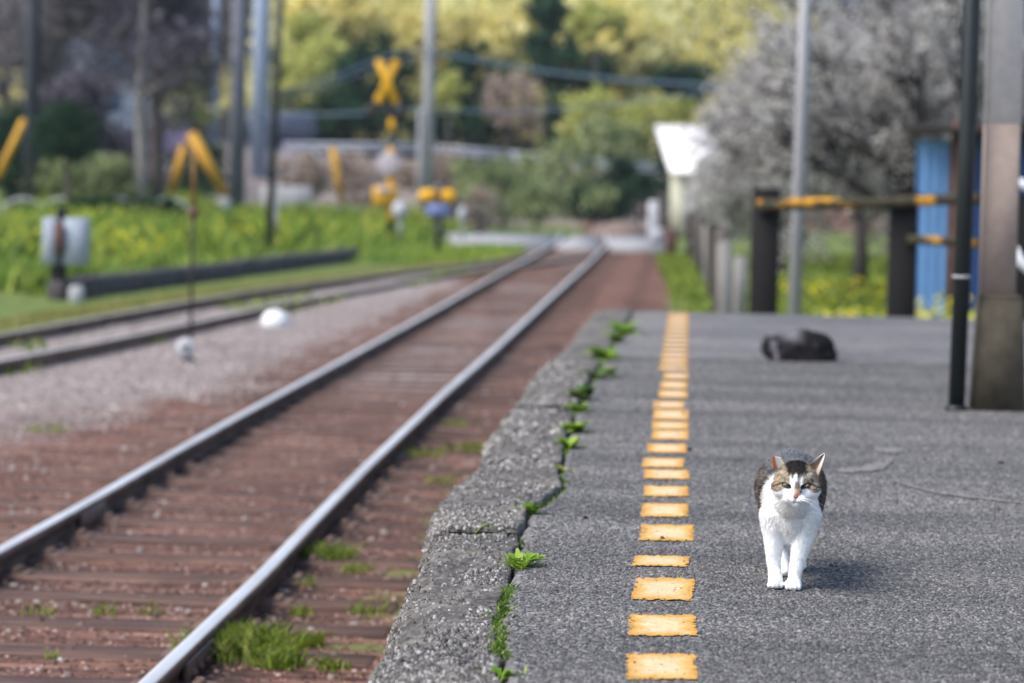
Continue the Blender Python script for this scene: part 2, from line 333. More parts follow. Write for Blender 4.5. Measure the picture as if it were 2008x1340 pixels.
def blades(name, XY, h, wd, m, parent=None, lean=.35, z=0, zfun=None):
    n = len(XY); hh = h*RNG.uniform(.25, 1.5, n); a = RNG.uniform(0, 6.28, n); ww = wd*RNG.uniform(.6, 1.3, n)
    zz = np.broadcast_to(z if zfun is None else zfun(XY[:, 0], XY[:, 1]), (n,))
    dx, dy = np.cos(a)*ww, np.sin(a)*ww; lx = RNG.normal(size=n)*lean*hh; ly = RNG.normal(size=n)*lean*hh
    V = np.zeros((n, 5, 3)); X, Y = XY[:, 0], XY[:, 1]
    for i, (f, wf) in enumerate(((0, 1), (0, -1), (.5, -.9), (1, 0), (.5, .9))):
        V[:, i, 0] = X+dx*wf*.5+lx*f*f; V[:, i, 1] = Y+dy*wf*.5+ly*f*f; V[:, i, 2] = zz+hh*f*(1-.15*f)
    return bulk(name, V.reshape(-1, 3), np.arange(n*5).reshape(n, 5), m, parent)
def branch(g, p, d, ln, r, depth, tips, wig=.25, split=(2, 3), ang=.55, up=.05):
    p = np.array(p, float); d = np.array(d, float)/np.linalg.norm(d); P = [p]; 
    for k in range(4):
        d = d+RNG.normal(size=3)*wig*.5; d[2] += up; d /= np.linalg.norm(d); p = p+d*ln/4; P.append(p)
    g.tube(P, np.linspace(r, r*.65, 5), 6 if depth > 2 else 4, cap=False)
    if depth <= 0: tips.append(P[-1]); tips.append(P[2]); return
    for k in range(random.randint(*split)):
        e = d+RNG.normal(size=3)*ang; branch(g, P[-1] if k else P[-1], e, ln*random.uniform(.65, .85), r*.62, depth-1, tips, wig, split, ang, up)
    if depth > 1:
        e = d+RNG.normal(size=3)*ang*1.5; branch(g, P[2], e, ln*.6, r*.45, depth-2, tips, wig, split, ang, up)

# ------------------------------------------------------------------ track curves (world, measured)
RR = ([-5, 8, 10.5, 11.3, 12.2, 14.3, 19, 24, 33, 52, 66, 80], [-1.38, -1.38, -1.38, -1.395, -1.405, -1.425, -1.44, -1.425, -1.43, -1.43, -1.47, -1.9])
LR = ([-5, 8, 12.3, 15, 17, 20, 23.5, 27, 31, 40, 56, 66, 80], [-2.39, -2.385, -2.385, -2.412, -2.422, -2.425, -2.43, -2.437, -2.447, -2.49, -2.53, -2.57, -3.0])
SN = ([-5, 10, 21.6, 24.2, 27.4, 31, 33.5, 36.5, 40.5, 44.3, 47.5, 52, 58], [-6.2, -5.6, -4.82, -4.6, -4.42, -4.22, -4.05, -3.82, -3.52, -3.15, -2.58, -2.0, -1.5])
SF = ([-5, 10, 25, 28.5, 31.4, 35.7, 41, 44.2, 48, 53, 58], [-7.2, -6.45, -5.57, -5.39, -5.22, -4.93, -4.3, -3.9, -3.35, -2.85, -2.5])
def curve_pts(c, y0, y1, step):
    Y = np.arange(y0, y1, step); X = np.interp(Y, *c); k = np.ones(5)/5; Xp = np.pad(X, 2, mode='edge'); return np.convolve(Xp, k, 'valid'), Y
def make_rail(c, y0, y1, m, parent, name='rail', dz=0):
    prof = [(-.030, -.030), (-.030, -.009), (-.022, -.002), (0, 0.001), (.022, -.002), (.030, -.009), (.030, -.030), (.008, -.042), (.008, -.112), (.06, -.128), (.06, -.14), (-.06, -.14), (-.06, -.128), (-.008, -.112), (-.008, -.042)]
    X, Y = curve_pts(c, y0, y1, .25); n = len(prof)
    V = np.array([(X[i]+px, Y[i], -.5+dz+pz) for i in range(len(X)) for (px, pz) in prof])
    F = [(i*n+j, (i+1)*n+j, (i+1)*n+(j+1) % n, i*n+(j+1) % n) for i in range(len(X)-1) for j in range(n)] + [tuple(range(n)), tuple((len(X)-1)*n+j for j in range(n))[::-1]]
    return bulk(name, V, F, m, parent)

# ------------------------------------------------------------------ terrain
def gz(x, y):
    x = np.asarray(x, float); y = np.asarray(y, float)
    z = -.665 + .02*(fbm(x*1.5, y*1.5, 3, 5)-.5)
    z = z + (.072-.035*np.clip((-3.9-x)/.5, 0, 1))*np.clip((-.45-x)/.1, 0, 1)*np.clip((x+8.0)/.6, 0, 1)*np.clip((92-y)/6, 0, 1)
    z = z + .12*np.clip((-6.9-x)/1.0, 0, 1)*np.clip((y-30)/4, 0, 1)
    z = z + .06*np.clip((x-.5)/1.0, 0, 1)
    lf = np.clip((-11-x)/8, 0, 1)*np.clip((y-60)/20, 0, 1); z = z + .8*lf
    e = np.clip((y-88)/7, 0, 1); z = z + 1.9*e*e*(3-2*e)*(1-.35*np.clip((x+2)/4, 0, 1))
    z = z + np.clip(y-108, 0, 400)*.05*(.75+.5*fbm(x/40, y/40, 3, 9)) + np.clip(y-185, 0, 300)*.25
    return z
def axis(pts):
    out = []
    for (a, b, s) in pts: out += list(np.arange(a, b, s))
    return np.array(out+[pts[-1][1]])
GX = axis([(-400, -60, 20), (-60, -14, 2), (-14, -7.5, .5), (-7.5, -4, .1), (-4, -.6, .05), (-.6, 2.5, .1), (2.5, 12, .5), (12, 60, 3), (60, 400, 20)])
GY = axis([(-60, 0, 6), (0, 5, 1), (5, 26, .12), (26, 50, .3), (50, 100, .8), (100, 200, 4), (200, 700, 25)])
XX, YY = np.meshgrid(GX, GY); ZZ = gz(XX, YY)
XX2 = XX; nx, ny = len(GX), len(GY)
idx = np.arange(nx*ny).reshape(ny, nx); Fq = np.stack((idx[:-1, :-1], idx[:-1, 1:], idx[1:, 1:], idx[1:, :-1]), -1).reshape(-1, 4)
mid = np.interp(YY, SN[0], SN[1]); sst = lambda a, b, v: (lambda q: q*q*(3-2*q))(np.clip((v-a)/(b-a), 0, 1))
gr = np.zeros_like(XX)
far_l = np.interp(YY, SF[0], SF[1])
gr = np.maximum(gr, sst(-.15, -.6, XX-far_l)*1.0)                         # verge beyond the siding
gr = np.maximum(gr, .38*sst(-.9, -.1, XX-far_l)*sst(.1, -.3, XX-mid)*sst(16, 22, YY))
gr = np.maximum(gr, sst(-.5, .35, XX)*sst(20, 24, YY))                    # right-hand verge
gr = np.maximum(gr, .9*sst(50, 57, YY)*sst(-2.2, -2.8, XX)*sst(-9, -6, XX))
gr = np.maximum(gr, .50*sst(-1.3, -.95, XX)*sst(-.3, -.6, XX)*sst(19, 13, YY)*sst(7.5, 9.5, YY))
gr = np.maximum(gr, .55*sst(80, 86, YY)*sst(-10, -12, XX))
gy = sst(-2.4, -3.6, XX)*sst(8, 24, YY)*(.85) + .62*sst(13, 24, YY)*sst(-2.5, -2.3, XX)*(.45+.55*sst(-1.2, -1.5, XX))*sst(.6, -.3, XX)+ .35*sst(84, 90, YY)
gr = gr*sst(92, 86, YY)
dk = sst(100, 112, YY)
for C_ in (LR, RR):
    q_ = XX-np.interp(YY, *C_); dk = np.maximum(dk, .85*sst(-.12, -.03, q_)*sst(.3, .08, q_)*sst(78, 70, YY)*(XX < -.5))  # dark strips paint the rails' shadow into the ground colour
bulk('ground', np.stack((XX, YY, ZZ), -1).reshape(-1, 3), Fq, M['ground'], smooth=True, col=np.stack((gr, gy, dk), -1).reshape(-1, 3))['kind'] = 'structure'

# gravel between and beside the rails
def scatter(x0, x1, y0, y1, n, pw=1.0):
    return np.stack((RNG.uniform(x0, x1, n), y0+(y1-y0)*RNG.uniform(0, 1, n)**pw), 1)
A = scatter(-4.4, -.6, 7.2, 15, 26000, 1.2); B = scatter(-4.9, -.6, 15, 34, 12000, 1.3)
pebbles('ballast_gravel', np.concatenate((A, B)), .017, 0, M['ballast'], hfac=(.3, .6), zfun=gz)
tag(bpy.data.objects['ballast_gravel'], 'rusty brown ballast gravel lying around the rails', 'gravel', kind='stuff')
A = scatter(-4.2, -.65, 7.3, 26, 2600, 1.2); pebbles('loose_stones', A, .034, 0, stone_mat('loose_stone', [(.05, .03, .024), (.1, .065, .052), (.17, .13, .115), (.3, .26, .24)], .8, 1), hfac=(.35, .7), zfun=gz)
tag(bpy.data.objects['loose_stones'], 'larger loose ballast stones scattered over the track bed', 'stones', kind='stuff')
A = scatter(-5.2, -2.7, 14, 23, 12000, .7); A = A[RNG.uniform(0, 1, len(A)) < np.clip((A[:, 1]-12)/10, .05, 1)*(fbm(A[:, 0]*1.2, A[:, 1]*.7, 3, 2) > .4)]; B = scatter(-5.5, -2.7, 20, 42, 16000)
pebbles('pale_gravel', np.concatenate((A, B)), .024, 0, M['gravel'], hfac=(.3, .65), zfun=gz)
tag(bpy.data.objects['pale_gravel'], 'pale grey pink gravel lying between the two tracks', 'gravel', kind='stuff')

# ------------------------------------------------------------------ platform
CRK = ([3, 5.2, 5.45, 5.85, 6.4, 6.85, 7.8, 8.4, 8.9, 9.9, 11, 12.6, 14.8, 18, 20.2], [-.28, -.28, -.3, -.335, -.335, -.35, -.365, -.3, -.33, -.345, -.36, -.36, -.335, -.3, -.27])
EDG = ([3, 5.1, 5.8, 6.5, 7.1, 7.8, 8.2, 9.1, 10.2, 12.8, 15.6, 20.2], [-.52, -.52, -.53, -.55, -.58, -.61, -.615, -.59, -.61, -.6, -.58, -.535])
def crack(y): return np.interp(y, *CRK)+.014*(lat(np.asarray(y)*9, 0*np.asarray(y), 3)-.5)
def edge(y): y = np.asarray(y); return np.interp(y, *EDG)+.028*(lat(y*3, 0*y, 8)-.5)+.022*(lat(y*22, 0*y, 9)-.5)+.012*(lat(y*70, 0*y, 10)-.5)
pl = empty('platform', (0, 0, 0)); tag(pl, kind='structure')
Yp = axis([(-2, 4.4, .4), (4.4, 12, .03), (12, 20.1, .08)]); rows = []
xr = [0, .02, .3, .8, 1.5, 3, 5]
V = []; 
for y in Yp:
    c0 = float(crack(y))
    V += [(c0+.004, y, -.7), (c0+.004, y, -.012), (c0+.014, y, 0)]+[(x, y, .012*0+0.0) for x in (0.2, .8, 1.5, 3, 5)]+[(5, y, -.7)]
k = 9; V = np.array(V); F = [(i*k+j, i*k+j+1, (i+1)*k+j+1, (i+1)*k+j) for i in range(len(Yp)-1) for j in range(k-1)]+[tuple((len(Yp)-1)*k+j for j in range(k)), tuple(range(k))[::-1]]
bulk('paving', V, F, M['asphalt'], pl)
# aggregate standing proud near the camera
n = 240000; Y = 4.6+(15-4.6)*RNG.uniform(0, 1, n)**1.9; X = RNG.uniform(-.36, 1.42, n); fr = X < (.09+.113*Y+.06)
X, Y = X[fr], Y[fr]; keep = X > crack(Y)+.025
def marks_rects():
    T = [(1223, 1367, 1285, 1335), (1227, 1366, 1209, 1249), (1237, 1361, 1136, 1179), (1237, 1351, 1092, 1112), (1251, 1362, 1031, 1062), (1253, 1350, 989, 1015), (1258, 1350, 955, 975), (1258, 1352, 923, 941),
         (1256, 1342, 900, 918), (1265, 1347, 872, 889), (1275, 1350, 845, 862), (1275, 1350, 828, 842), (1277, 1350, 805, 823), (1278, 1342, 788, 801), (1288, 1348, 767, 780), (1292, 1348, 749, 762), (1297, 1350, 733, 743)]
    R = []
    for (a, b, c, d) in T:
        p0 = at(a+3, d, 0); p1 = at(b, d+1, 0); q = at((a+b)/2, c, 0); R.append((p0[0], p1[0], (p0[1]+p1[1])/2, q[1]))
    y = R[-1][3]+.22
    while y < 19.9: R.append((-.07+.004*(y-13), .06+.004*(y-13), y, min(y+.29+random.uniform(-.04, .04), 20.0))); y += .47+random.uniform(-.03, .03)
    return R
RECT = marks_rects()
for (a, b, c_, d_) in RECT: keep &= ~((X > a-.004) & (X < b+.004) & (Y > c_-.01) & (Y < d_+.01))
o = pebbles('loose_aggregate', np.stack((X[keep], Y[keep]), 1), .0082, 0, M['aggregate'], pl, hfac=(.3, .6)); o['kind'] = 'stuff'
for i, (a, b, c_, d_) in enumerate(RECT):
    near = c_ < 10; step = .004 if near else .012
    gx = np.linspace(a, b, max(4, int((b-a)/step))); gy_ = np.linspace(c_, d_, max(4, int((d_-c_)/(step*1.6)))); X2, Y2 = np.meshgrid(gx, gy_)
    sk = RNG.uniform(-.06, .06); u = (X2-a)/(b-a)-.5; v_ = (Y2-c_)/(d_-c_)-.5
    Z2 = .0012+(.0026*lat(X2*130, Y2*130, 31+i)+.0012*lat(X2*300, Y2*300, i))*(1 if near else .4)
    X3 = X2+(lat(Y2*90, Y2*0+i, 4)-.5)*.005*np.abs(u)*2+sk*v_*(b-a); Y3 = Y2+(lat(X2*90, X2*0+i, 5)-.5)*.014*np.abs(v_)*2+u*.02
    ed = np.maximum(np.abs(u), np.abs(v_)); 
    n2, m2 = X2.shape; ix = np.arange(n2*m2).reshape(n2, m2); Fm = np.stack((ix[:-1, :-1], ix[:-1, 1:], ix[1:, 1:], ix[1:, :-1]), -1).reshape(-1, 4)
    # eroded, ragged borders
    fc = np.stack((X3, Y3, Z2), -1).reshape(-1, 3); cen = fc[Fm].mean(1); edf = ed.reshape(-1)[Fm].mean(1)
    hole = ((edf > .465) & (lat(cen[:, 0]*160, cen[:, 1]*90, 77+i) > .7)) | (lat(cen[:, 0]*230, cen[:, 1]*140, 7+i) > .95-.25*np.clip((edf-.38)/.12, 0, 1)*(lat(cen[:, 0]*20, cen[:, 1]*12, i) > .45)) if near else np.zeros(len(Fm), bool)
    bulk('yellow_mark', fc, Fm[~hole], M['paint'], pl, smooth=True)
# coping slabs
seg = [(3, 5.60, .0), (5.615, 7.32, .0), (7.35, 9.02, .012), (9.045, 11.4, .004), (11.45, 14.2, .014), (14.26, 17.1, 0.0), (17.16, 20.1, .01)]
def cop_z(x, y, off):
    e = edge(y); d = x-e; base = off+.018*(fbm(x*6, y*4, 4, 12)-.5)+.010*(lat(x*70, y*70, 14)-.5)
    return base-.05*np.exp(-np.clip(d, 0, 1)/.012)-.02*np.exp(-np.clip(d, 0, 1)/.05)
for (y0, y1, off) in seg:
    st = .010 if y0 < 10 else .03; ys = np.arange(y0, y1+st, st); us = np.linspace(0, 1, 36 if y0 < 10 else 16)
    U2, Y2 = np.meshgrid(us, ys); jag = .06*(lat(U2*4, Y2*0, int(y0*10))-.5)
    f = np.exp(-np.minimum(np.abs(Y2-y0), np.abs(Y2-y1))/.1); Yj = Y2+jag*f
    e2 = edge(Yj); c2 = crack(Yj)-.004; X2 = e2+(c2-e2)*U2; Z2 = cop_z(X2, Yj, off)-.012*np.exp(-np.minimum(Y2-y0, y1-Y2).clip(0)/.02)
    n2, m2 = X2.shape; top = np.stack((X2, Yj, Z2), -1)
    lft = top[:, :1].copy(); lft[..., 2] = -.68; lft[..., 0] += .03; rgt = top[:, -1:].copy(); rgt[..., 2] = -.68
    lm = top[:, :1].copy(); lm[..., 2] -= .12; lm[..., 0] += .02*(lat(lm[..., 1]*12, lm[..., 1]*0, 4))
    A3 = np.concatenate((lft, lm, top, rgt), 1); m3 = m2+3; ix = np.arange(n2*m3).reshape(n2, m3)
    Fm = [tuple(q) for q in np.stack((ix[:-1, :-1], ix[:-1, 1:], ix[1:, 1:], ix[1:, :-1]), -1).reshape(-1, 4).tolist()]
    Fm += [tuple(ix[0].tolist()), tuple(ix[-1].tolist()[::-1])]
    s = bulk('coping_slab', A3.reshape(-1, 3), Fm, M['coping'], pl)
    if y0 < 14:
        dn = 19000 if y0 < 9 else 5000; npb = int((y1-max(y0, 4.7))*.27*dn); yy = RNG.uniform(max(y0, 4.7), y1-.01, npb); uu = RNG.uniform(0, 1, npb)**1.25; xx = edge(yy)+(crack(yy)-.012-edge(yy))*uu
        k2 = (fbm(xx*6, yy*3.2, 3, 44) < .47) | (uu < .1) | (RNG.uniform(0, 1, npb) < .08)
        xx, yy = xx[k2], yy[k2]; pb = pebbles('exposed_pebbles', np.stack((xx, yy), 1), .0092 if y0 < 9 else .018, 0, M['pebble'], s, hfac=(.45, .95), zfun=lambda a, b: cop_z(a, b, off)); pb['kind'] = 'stuff'
# pale scuffs and stray pebbles on the paving
def strip(pts, wd, z=.004, sd=0):
    P = np.array([at(x, y, 0) for x, y in pts]); tt = np.linspace(0, 1, 60); Q = np.stack([np.interp(tt*(len(P)-1), range(len(P)), P[:, k]) for k in range(3)], 1)
    W = wd*(.35+lat(tt*22, tt*0, sd))*np.sin(np.clip(tt, .02, .98)*math.pi)**.3; V = []
    for i, q in enumerate(Q): V += [(q[0], q[1]-W[i]/2, z), (q[0], q[1]+W[i]/2, z)]
    return V, [(2*i, 2*i+2, 2*i+3, 2*i+1) for i in range(59)]
t = NT('pale_scuff'); M['scuff'] = t.prin(t.ramp(t.noise(70, 4), [(.4, (.11, .107, .104)), (.65, (.24, .225, .205))]), .85)
for i, (p, wd) in enumerate([([(1640, 926), (1690, 923), (1735, 914), (1750, 900)], .2), ([(1715, 884), (1745, 886), (1772, 884)], .25), ([(1750, 945), (1830, 967), (1915, 978), (2006, 989)], .09)]):
    V, F = strip(p, wd, .0042, i); bulk('pale_scuff', V, F, M['scuff'], pl)
for i, (x, y, sz, c, lab) in enumerate([(1962, 910, .02, 'blackmetal', 'small black pebble near the right edge of the platform paving'), (1148, 1018, .012, 'tarpost', 'dark pebble lying on the paving beside the crack plants'), (1352, 884, .018, 'tarpost', 'flat dark chip lying just right of the yellow dashes')]):
    p = at(x, y, 0); g = G(); g.ell((p[0], p[1], .004), (sz*.55, sz*.5, sz*.35), 8, 5); tag(g.build('pebble', M[c], smooth=True), lab, 'pebble')

# ------------------------------------------------------------------ tracks
mt = empty('railway_track', (-1.9, 6, -.66)); tag(mt, 'main railway track with two bright polished rails beside the platform', 'railway track')
I0 = Matrix.Translation((1.9, -6, .66))
def child(o, par): o.parent = par; o.matrix_parent_inverse = par.matrix_basis.inverted(); return o
for c_ in (LR, RR): child(make_rail(c_, 2, 78, M['rail'], None), mt)
y = 6.2
while y < 62:
    xc = (np.interp(y, *LR)+np.interp(y, *RR))/2; g = G(); nseg = 10
    g.box((xc+random.uniform(-.03, .03), y, -.650+random.uniform(-.007, .005)), (2.0, random.uniform(.19, .26), .135), random.uniform(-.012, .012), .012, ry=random.uniform(-.004, .004))
    child(g.build('sleeper', M['sleeper'], None), mt); y += .57+random.uniform(-.03, .03)
for sl_o in [o for o in mt.children if o.name.startswith('sleeper')][:16]:
    ys = float(np.mean([v.co.y for v in sl_o.data.vertices]))
    for C_ in (LR, RR):
        for sd in (-1, 1):
            x = float(np.interp(ys, *C_))+sd*.085; g = G(); g.box((x, ys, -.585), (.075, .15, .018), 0, .004); g.box((x-sd*.012, ys+sd*.03, -.572), (.03, .03, .025), 0, .005); g.box((x-sd*.012, ys-sd*.035, -.572), (.03, .03, .025), 0, .005)
            pl_ = g.build('tie_plate', M['oldrail'], None); pl_.parent = sl_o
# fish plates at a joint
for (c_, y) in ((RR, 8.75), (LR, 12.35)):
    g = G(); x = np.interp(y, *c_)
    for s in (-1, 1):
        g.box((x+s*.026, y, -.565), (.018, .5, .075), 0, .004)
        for q in (-.18, -.06, .06, .18): g.ell((x+s*.04, y+q, -.565), (.012, .014, .014), 8, 4)
    child(g.build('joint_plate', M['oldrail'], None), mt)
stt = empty('railway_track', (-5, 24, -.66)); tag(stt, 'rusty overgrown siding track curving in from the left to join the main track', 'railway track')
for c_ in (SN, SF): child(make_rail(c_, 14, 57, M['oldrail'], None, dz=-.02), stt)
y = 18.0
while y < 56:
    xc = (np.interp(y, *SN)+np.interp(y, *SF))/2; g = G(); sl_ = (np.interp(y+1, *SN)-np.interp(y-1, *SN))/2
    g.box((xc, y, -.73), (1.9, .2, .14), -sl_*.8, .008); child(g.build('sleeper', M['sleeper'], None), stt); y += .75

# crossing road, curb, side road
cr = G()
for (a, b, c_, d_) in ((-4.6, 0, 62, 75),):
    pa = at(920, 493, -.5)
V = [(-8, 62.5, -.52), (-4.2, 61.5, -.5), (-2.64, 62.6, -.5), (-2.64, 74, -.5), (-5, 74, -.5), (-9, 76, -.52)]
def slab(name, poly, th, m, kind='structure', **k):
    n = len(poly); V = [(x, y, z) for x, y, z in poly]+[(x, y, z-th) for x, y, z in poly]; F = [tuple(range(n)), tuple(range(n, 2*n))[::-1]]+[(i, i+n, (i+1) % n+n, (i+1) % n) for i in range(n)]
    o = bulk(name, V, F, m); o['kind'] = kind; return o
slab('level_crossing_road', [(-4.4, 62.0, -.505), (-2.66, 62.3, -.505), (-2.62, 74, -.505), (-5.6, 74, -.505)], .3, M['roadtop'])
slab('level_crossing_road', [(-2.46, 62.3, -.505), (-1.56, 62.3, -.505), (-1.9, 74, -.505), (-2.5, 74, -.505)], .3, M['roadtop'])
slab('level_crossing_road', [(-1.36, 62.3, -.505), (-.2, 62.6, -.505), (-.1, 74, -.505), (-1.75, 74, -.505)], .3, M['roadtop'])
# low stone kerb of the old opposite platform
cb = empty('stone_kerb', (-6.9, 33.9, -.6)); tag(cb, 'long low dark stone kerb below the flowering weeds, beyond the siding', 'kerb')
P0 = np.array([-6.83, 33.9]); P1 = np.array([-5.42, 52.2]); nb = 20
for i in range(nb):
    a = P0+(P1-P0)*i/nb; b = P0+(P1-P0)*(i+1)/nb; m_ = (a+b)/2; g = G()
    g.box((m_[0]-.1, m_[1], -.55+random.uniform(-.01, .012)), (.2, np.linalg.norm(b-a)-.02, .3), -math.atan2((b-a)[0], (b-a)[1]), .02); child(g.build('kerb_stone', M['stonecurb'], None), cb)

# ------------------------------------------------------------------ low vegetation
def tuft(px, py, wpx, n, h, label, z=-.62, name='grass_tuft', m='grassblade', dep=1.6, wd=.006, grp='grass tufts beside the near rail'):
    n = int(n*(.6 if n < 400 else 1)); p = at(px, py, z); s = FPX/p[1]; r = wpx/s/2; a = RNG.uniform(0, 6.28, n); q = np.sqrt(RNG.uniform(0, 1, n)); XY = np.stack((p[0]+np.cos(a)*q*r, p[1]+np.sin(a)*q*r*dep), 1)
    XY += RNG.normal(size=(n, 2))*r*.3
    o = blades(name, XY-p[:2], h, wd, M[m], None, .45); o.location = (p[0], p[1], float(gz(p[0], p[1]))-.003); tag(o, label, 'grass', grp); return o
for (px, py, wpx, n, h, lab) in [
    (470, 1300, 165, 2600, .07, 'largest bright green grass tuft beside the near rail at the bottom of the view'),
    (545, 1325, 80, 500, .05, 'grass patch on the right flank of the largest tuft, at the bottom'),
    (640, 1112, 85, 700, .06, 'bright grass tuft beside the near rail, farther along than the largest tuft'),
    (605, 1285, 45, 200, .045, 'small grass tuft just right of the largest tuft'),
    (590, 1222, 40, 90, .04, 'sparse tiny tuft above right of the largest tuft'),
    (700, 1135, 60, 130, .035, 'thin sparse grass patch right of the second bright tuft'),
    (720, 1215, 70, 160, .035, 'thin grass patch by the foot of the platform edge, middle'),
    (650, 1330, 60, 200, .035, 'low grass patch at the bottom edge by the platform foot'),
    (600, 1165, 40, 70, .035, 'tiny weed tuft between the near rail and the second tuft'),
    (830, 905, 80, 200, .045, 'blurred weed patch in the ballast halfway along the platform edge'),
    (925, 895, 90, 300, .05, 'blurred green patch against the platform edge, halfway along'),
    (890, 845, 70, 160, .05, 'faint blurred weed patch behind the two halfway patches'),
    (860, 960, 60, 110, .04, 'faint weed patch by the platform edge, below the halfway patches'),
    (210, 1222, 50, 60, .04, 'tiny weed between the rails at lower left'),
    (75, 1225, 60, 50, .04, 'tiny weed between the rails at the far lower left'),
    (95, 1310, 30, 30, .03, 'tiny pale weed between the rails in the bottom left corner'),
    (300, 1225, 60, 40, .05, 'wispy weed between the rails near the near rail'),
    (85, 855, 90, 160, .04, 'blurred weed in the ballast left of the far rail')]:
    tuft(px, py, wpx, n, h, lab)
def leafy(g, base, n, L, W, up=.5, lobes=0, spread=1.0):
    for i in range(n):
        a = RNG.uniform(0, 6.28); el = RNG.uniform(.15, 1.0)*up; l = L*RNG.uniform(.6, 1.15); d = np.array([math.cos(a)*spread, math.sin(a)*spread, el]); d /= np.linalg.norm(d); s = np.cross(d, [0, 0, 1]); s /= np.linalg.norm(s)+1e-6
        K = 7; pts = []
        for k in range(K+1):
            f = k/K; pts.append((np.array(base)+d*l*f+np.array([0, 0, -.35*l*f*f]), W*math.sin(math.pi*min(1, .12+f*.88))**.7))
        if not lobes:
            V = []; 
            for p, w_ in pts: V += [p-s*w_/2, p+s*w_/2]
            g.add(V, [(2*k, 2*k+1, 2*k+3, 2*k+2) for k in range(K)])
        else:
            g.tube([p for p, _ in pts], .0009, 4, cap=False)
            for k in range(1, K+1):
                p, w_ = pts[k]
                for sg in (-1, 1):
                    e = p+s*sg*w_*.9+d*w_*.35+np.array([0, 0, RNG.uniform(-.002, .004)]); V = [p-d*.0015, p+s*sg*w_*.45-d*w_*.12, e, p+s*sg*w_*.45+d*w_*.4, p+d*.0015]; g.add(V, [(0, 1, 2, 3, 4)])
def plant(px, py, label, leaves_=(), grass=0, gh=.05, gw=.05, nm='weed', cat='weed'):
    if py < 900: leaves_ = [(int(a*1.2), b*1.25, c_*1.25, d*1.3, e) for a, b, c_, d, e in leaves_]
    p = at(px, py, 0); g = G()
    for (n, L, W, up, lobes) in leaves_: leafy(g, (p[0], p[1], -.003), n, L, W, up, lobes)
    for i in range(grass):
        b = np.array([p[0]+RNG.normal()*gw*.4, p[1]+RNG.normal()*gw*.6, -.008]); leafy(g, b, 1, gh, .004, 2.5)
    for k in range(len(g.v)): g.v[k] = g.v[k]-np.array([p[0], p[1], 0])
    o = g.build(nm, M['green'] if 'largest' in label or 'rounded' in label[:20] else random.choice([M['green'], M['green'], M['weed2'], M['weed3']])); o.location = (p[0], p[1], 0); tag(o, label, cat, 'weeds growing in the platform crack'); return o
plant(1017, 1112, 'largest weed in the platform crack, with feathery lobed leaves spreading both sides', [(15, .088, .021, 1.3, 1), (3, .08, .012, 2.2, 0)], 3, .09)
plant(1043, 1008, 'compact rounded clump with small leaves at the crack, beyond the largest feathery weed', [(34, .06, .014, 3.2, 0), (10, .035, .014, 1.4, 0)])
plant(1097, 925, 'small yellow green weed at the bend of the crack, beyond the rounded clump', [(16, .045, .018, 2.2, 0)], 6, .05)
plant(1117, 880, 'yellow tipped broadleaf weed where the crack narrows', [(22, .06, .025, 1.4, 0)], 8, .06)
plant(1125, 848, 'wide leafy weed spreading toward the platform edge, sixth from the front', [(24, .085, .03, 1.0, 0)], 8, .06)
plant(1135, 808, 'low bright weed in the crack behind the wide leafy weed', [(20, .07, .025, 1.2, 0)], 8, .07)
plant(1142, 785, 'upright blurred yellow green weed in the crack, past the wide leafy weed', [(22, .09, .035, 1.8, 0)], 6, .08)
plant(1165, 742, 'blurred spreading weed, the wider of the pair far along the crack', [(26, .11, .035, .9, 0)], 8, .08)
plant(1192, 735, 'blurred pale weed just right of the wider far weed', [(14, .08, .03, 1.2, 0)], 6, .07)
plant(1187, 705, 'blurred rosette weed far along the crack', [(24, .12, .04, 1.1, 0)], 6, .09)
plant(1224, 655, 'farthest blurred weed at the end of the crack', [(24, .13, .05, 1.1, 0)], 10, .12, .1)
plant(1210, 672, 'faint blurred weed next to the farthest one in the crack', [(12, .1, .04, 1.1, 0)], 6, .08)
plant(960, 1212, 'tiny sprig on the concrete coping left of the mossy crack', [(8, .03, .009, 1.2, 1)], 4, .03)
plant(917, 1208, 'smallest two leaf sprout on the coping slab', [(3, .018, .006, 1.4, 0)])
plant(985, 1325, 'bright leafy tuft in the crack at the bottom edge of the view', [(18, .04, .012, 1.2, 0)], 20, .04, .05)
# one flat grass blade leaning over the slab
p = at(975, 1052, 0); q = at(925, 1066, 0); g = G(); V = []
for k in range(9):
    f = k/8; b = p*(1-f)+q*f; b[2] = .012+.03*math.sin(f*math.pi)*(1-f*.3); w_ = .007*math.sin(math.pi*(.1+.85*f)); V += [b+np.array([0, -w_, 0]), b+np.array([0, w_, .002])]
g.add(V, [(2*k, 2*k+1, 2*k+3, 2*k+2) for k in range(8)]); tag(g.build('long_grass', M['green']), 'single long grass blade arching over the coping slab left of the feathery weed', 'grass blade')
p = at(1445, 985, 0); g = G()
leafy(g, (p[0], p[1], .003), 5, .022, .008, .25); tag(g.build('sprout', M['green']), 'tiny flat green sprout in the open paving left of the walking cat', 'weed')
A = np.stack((RNG.uniform(-.2, 1.6, 260), RNG.uniform(5, 14, 260)), 1); pebbles('grit', A, .013, 0.002, M['aggregate'], None, hfac=(.5, .9)); tag(bpy.data.objects['grit'], 'stray grit lying loose on the platform paving', 'grit', kind='stuff')
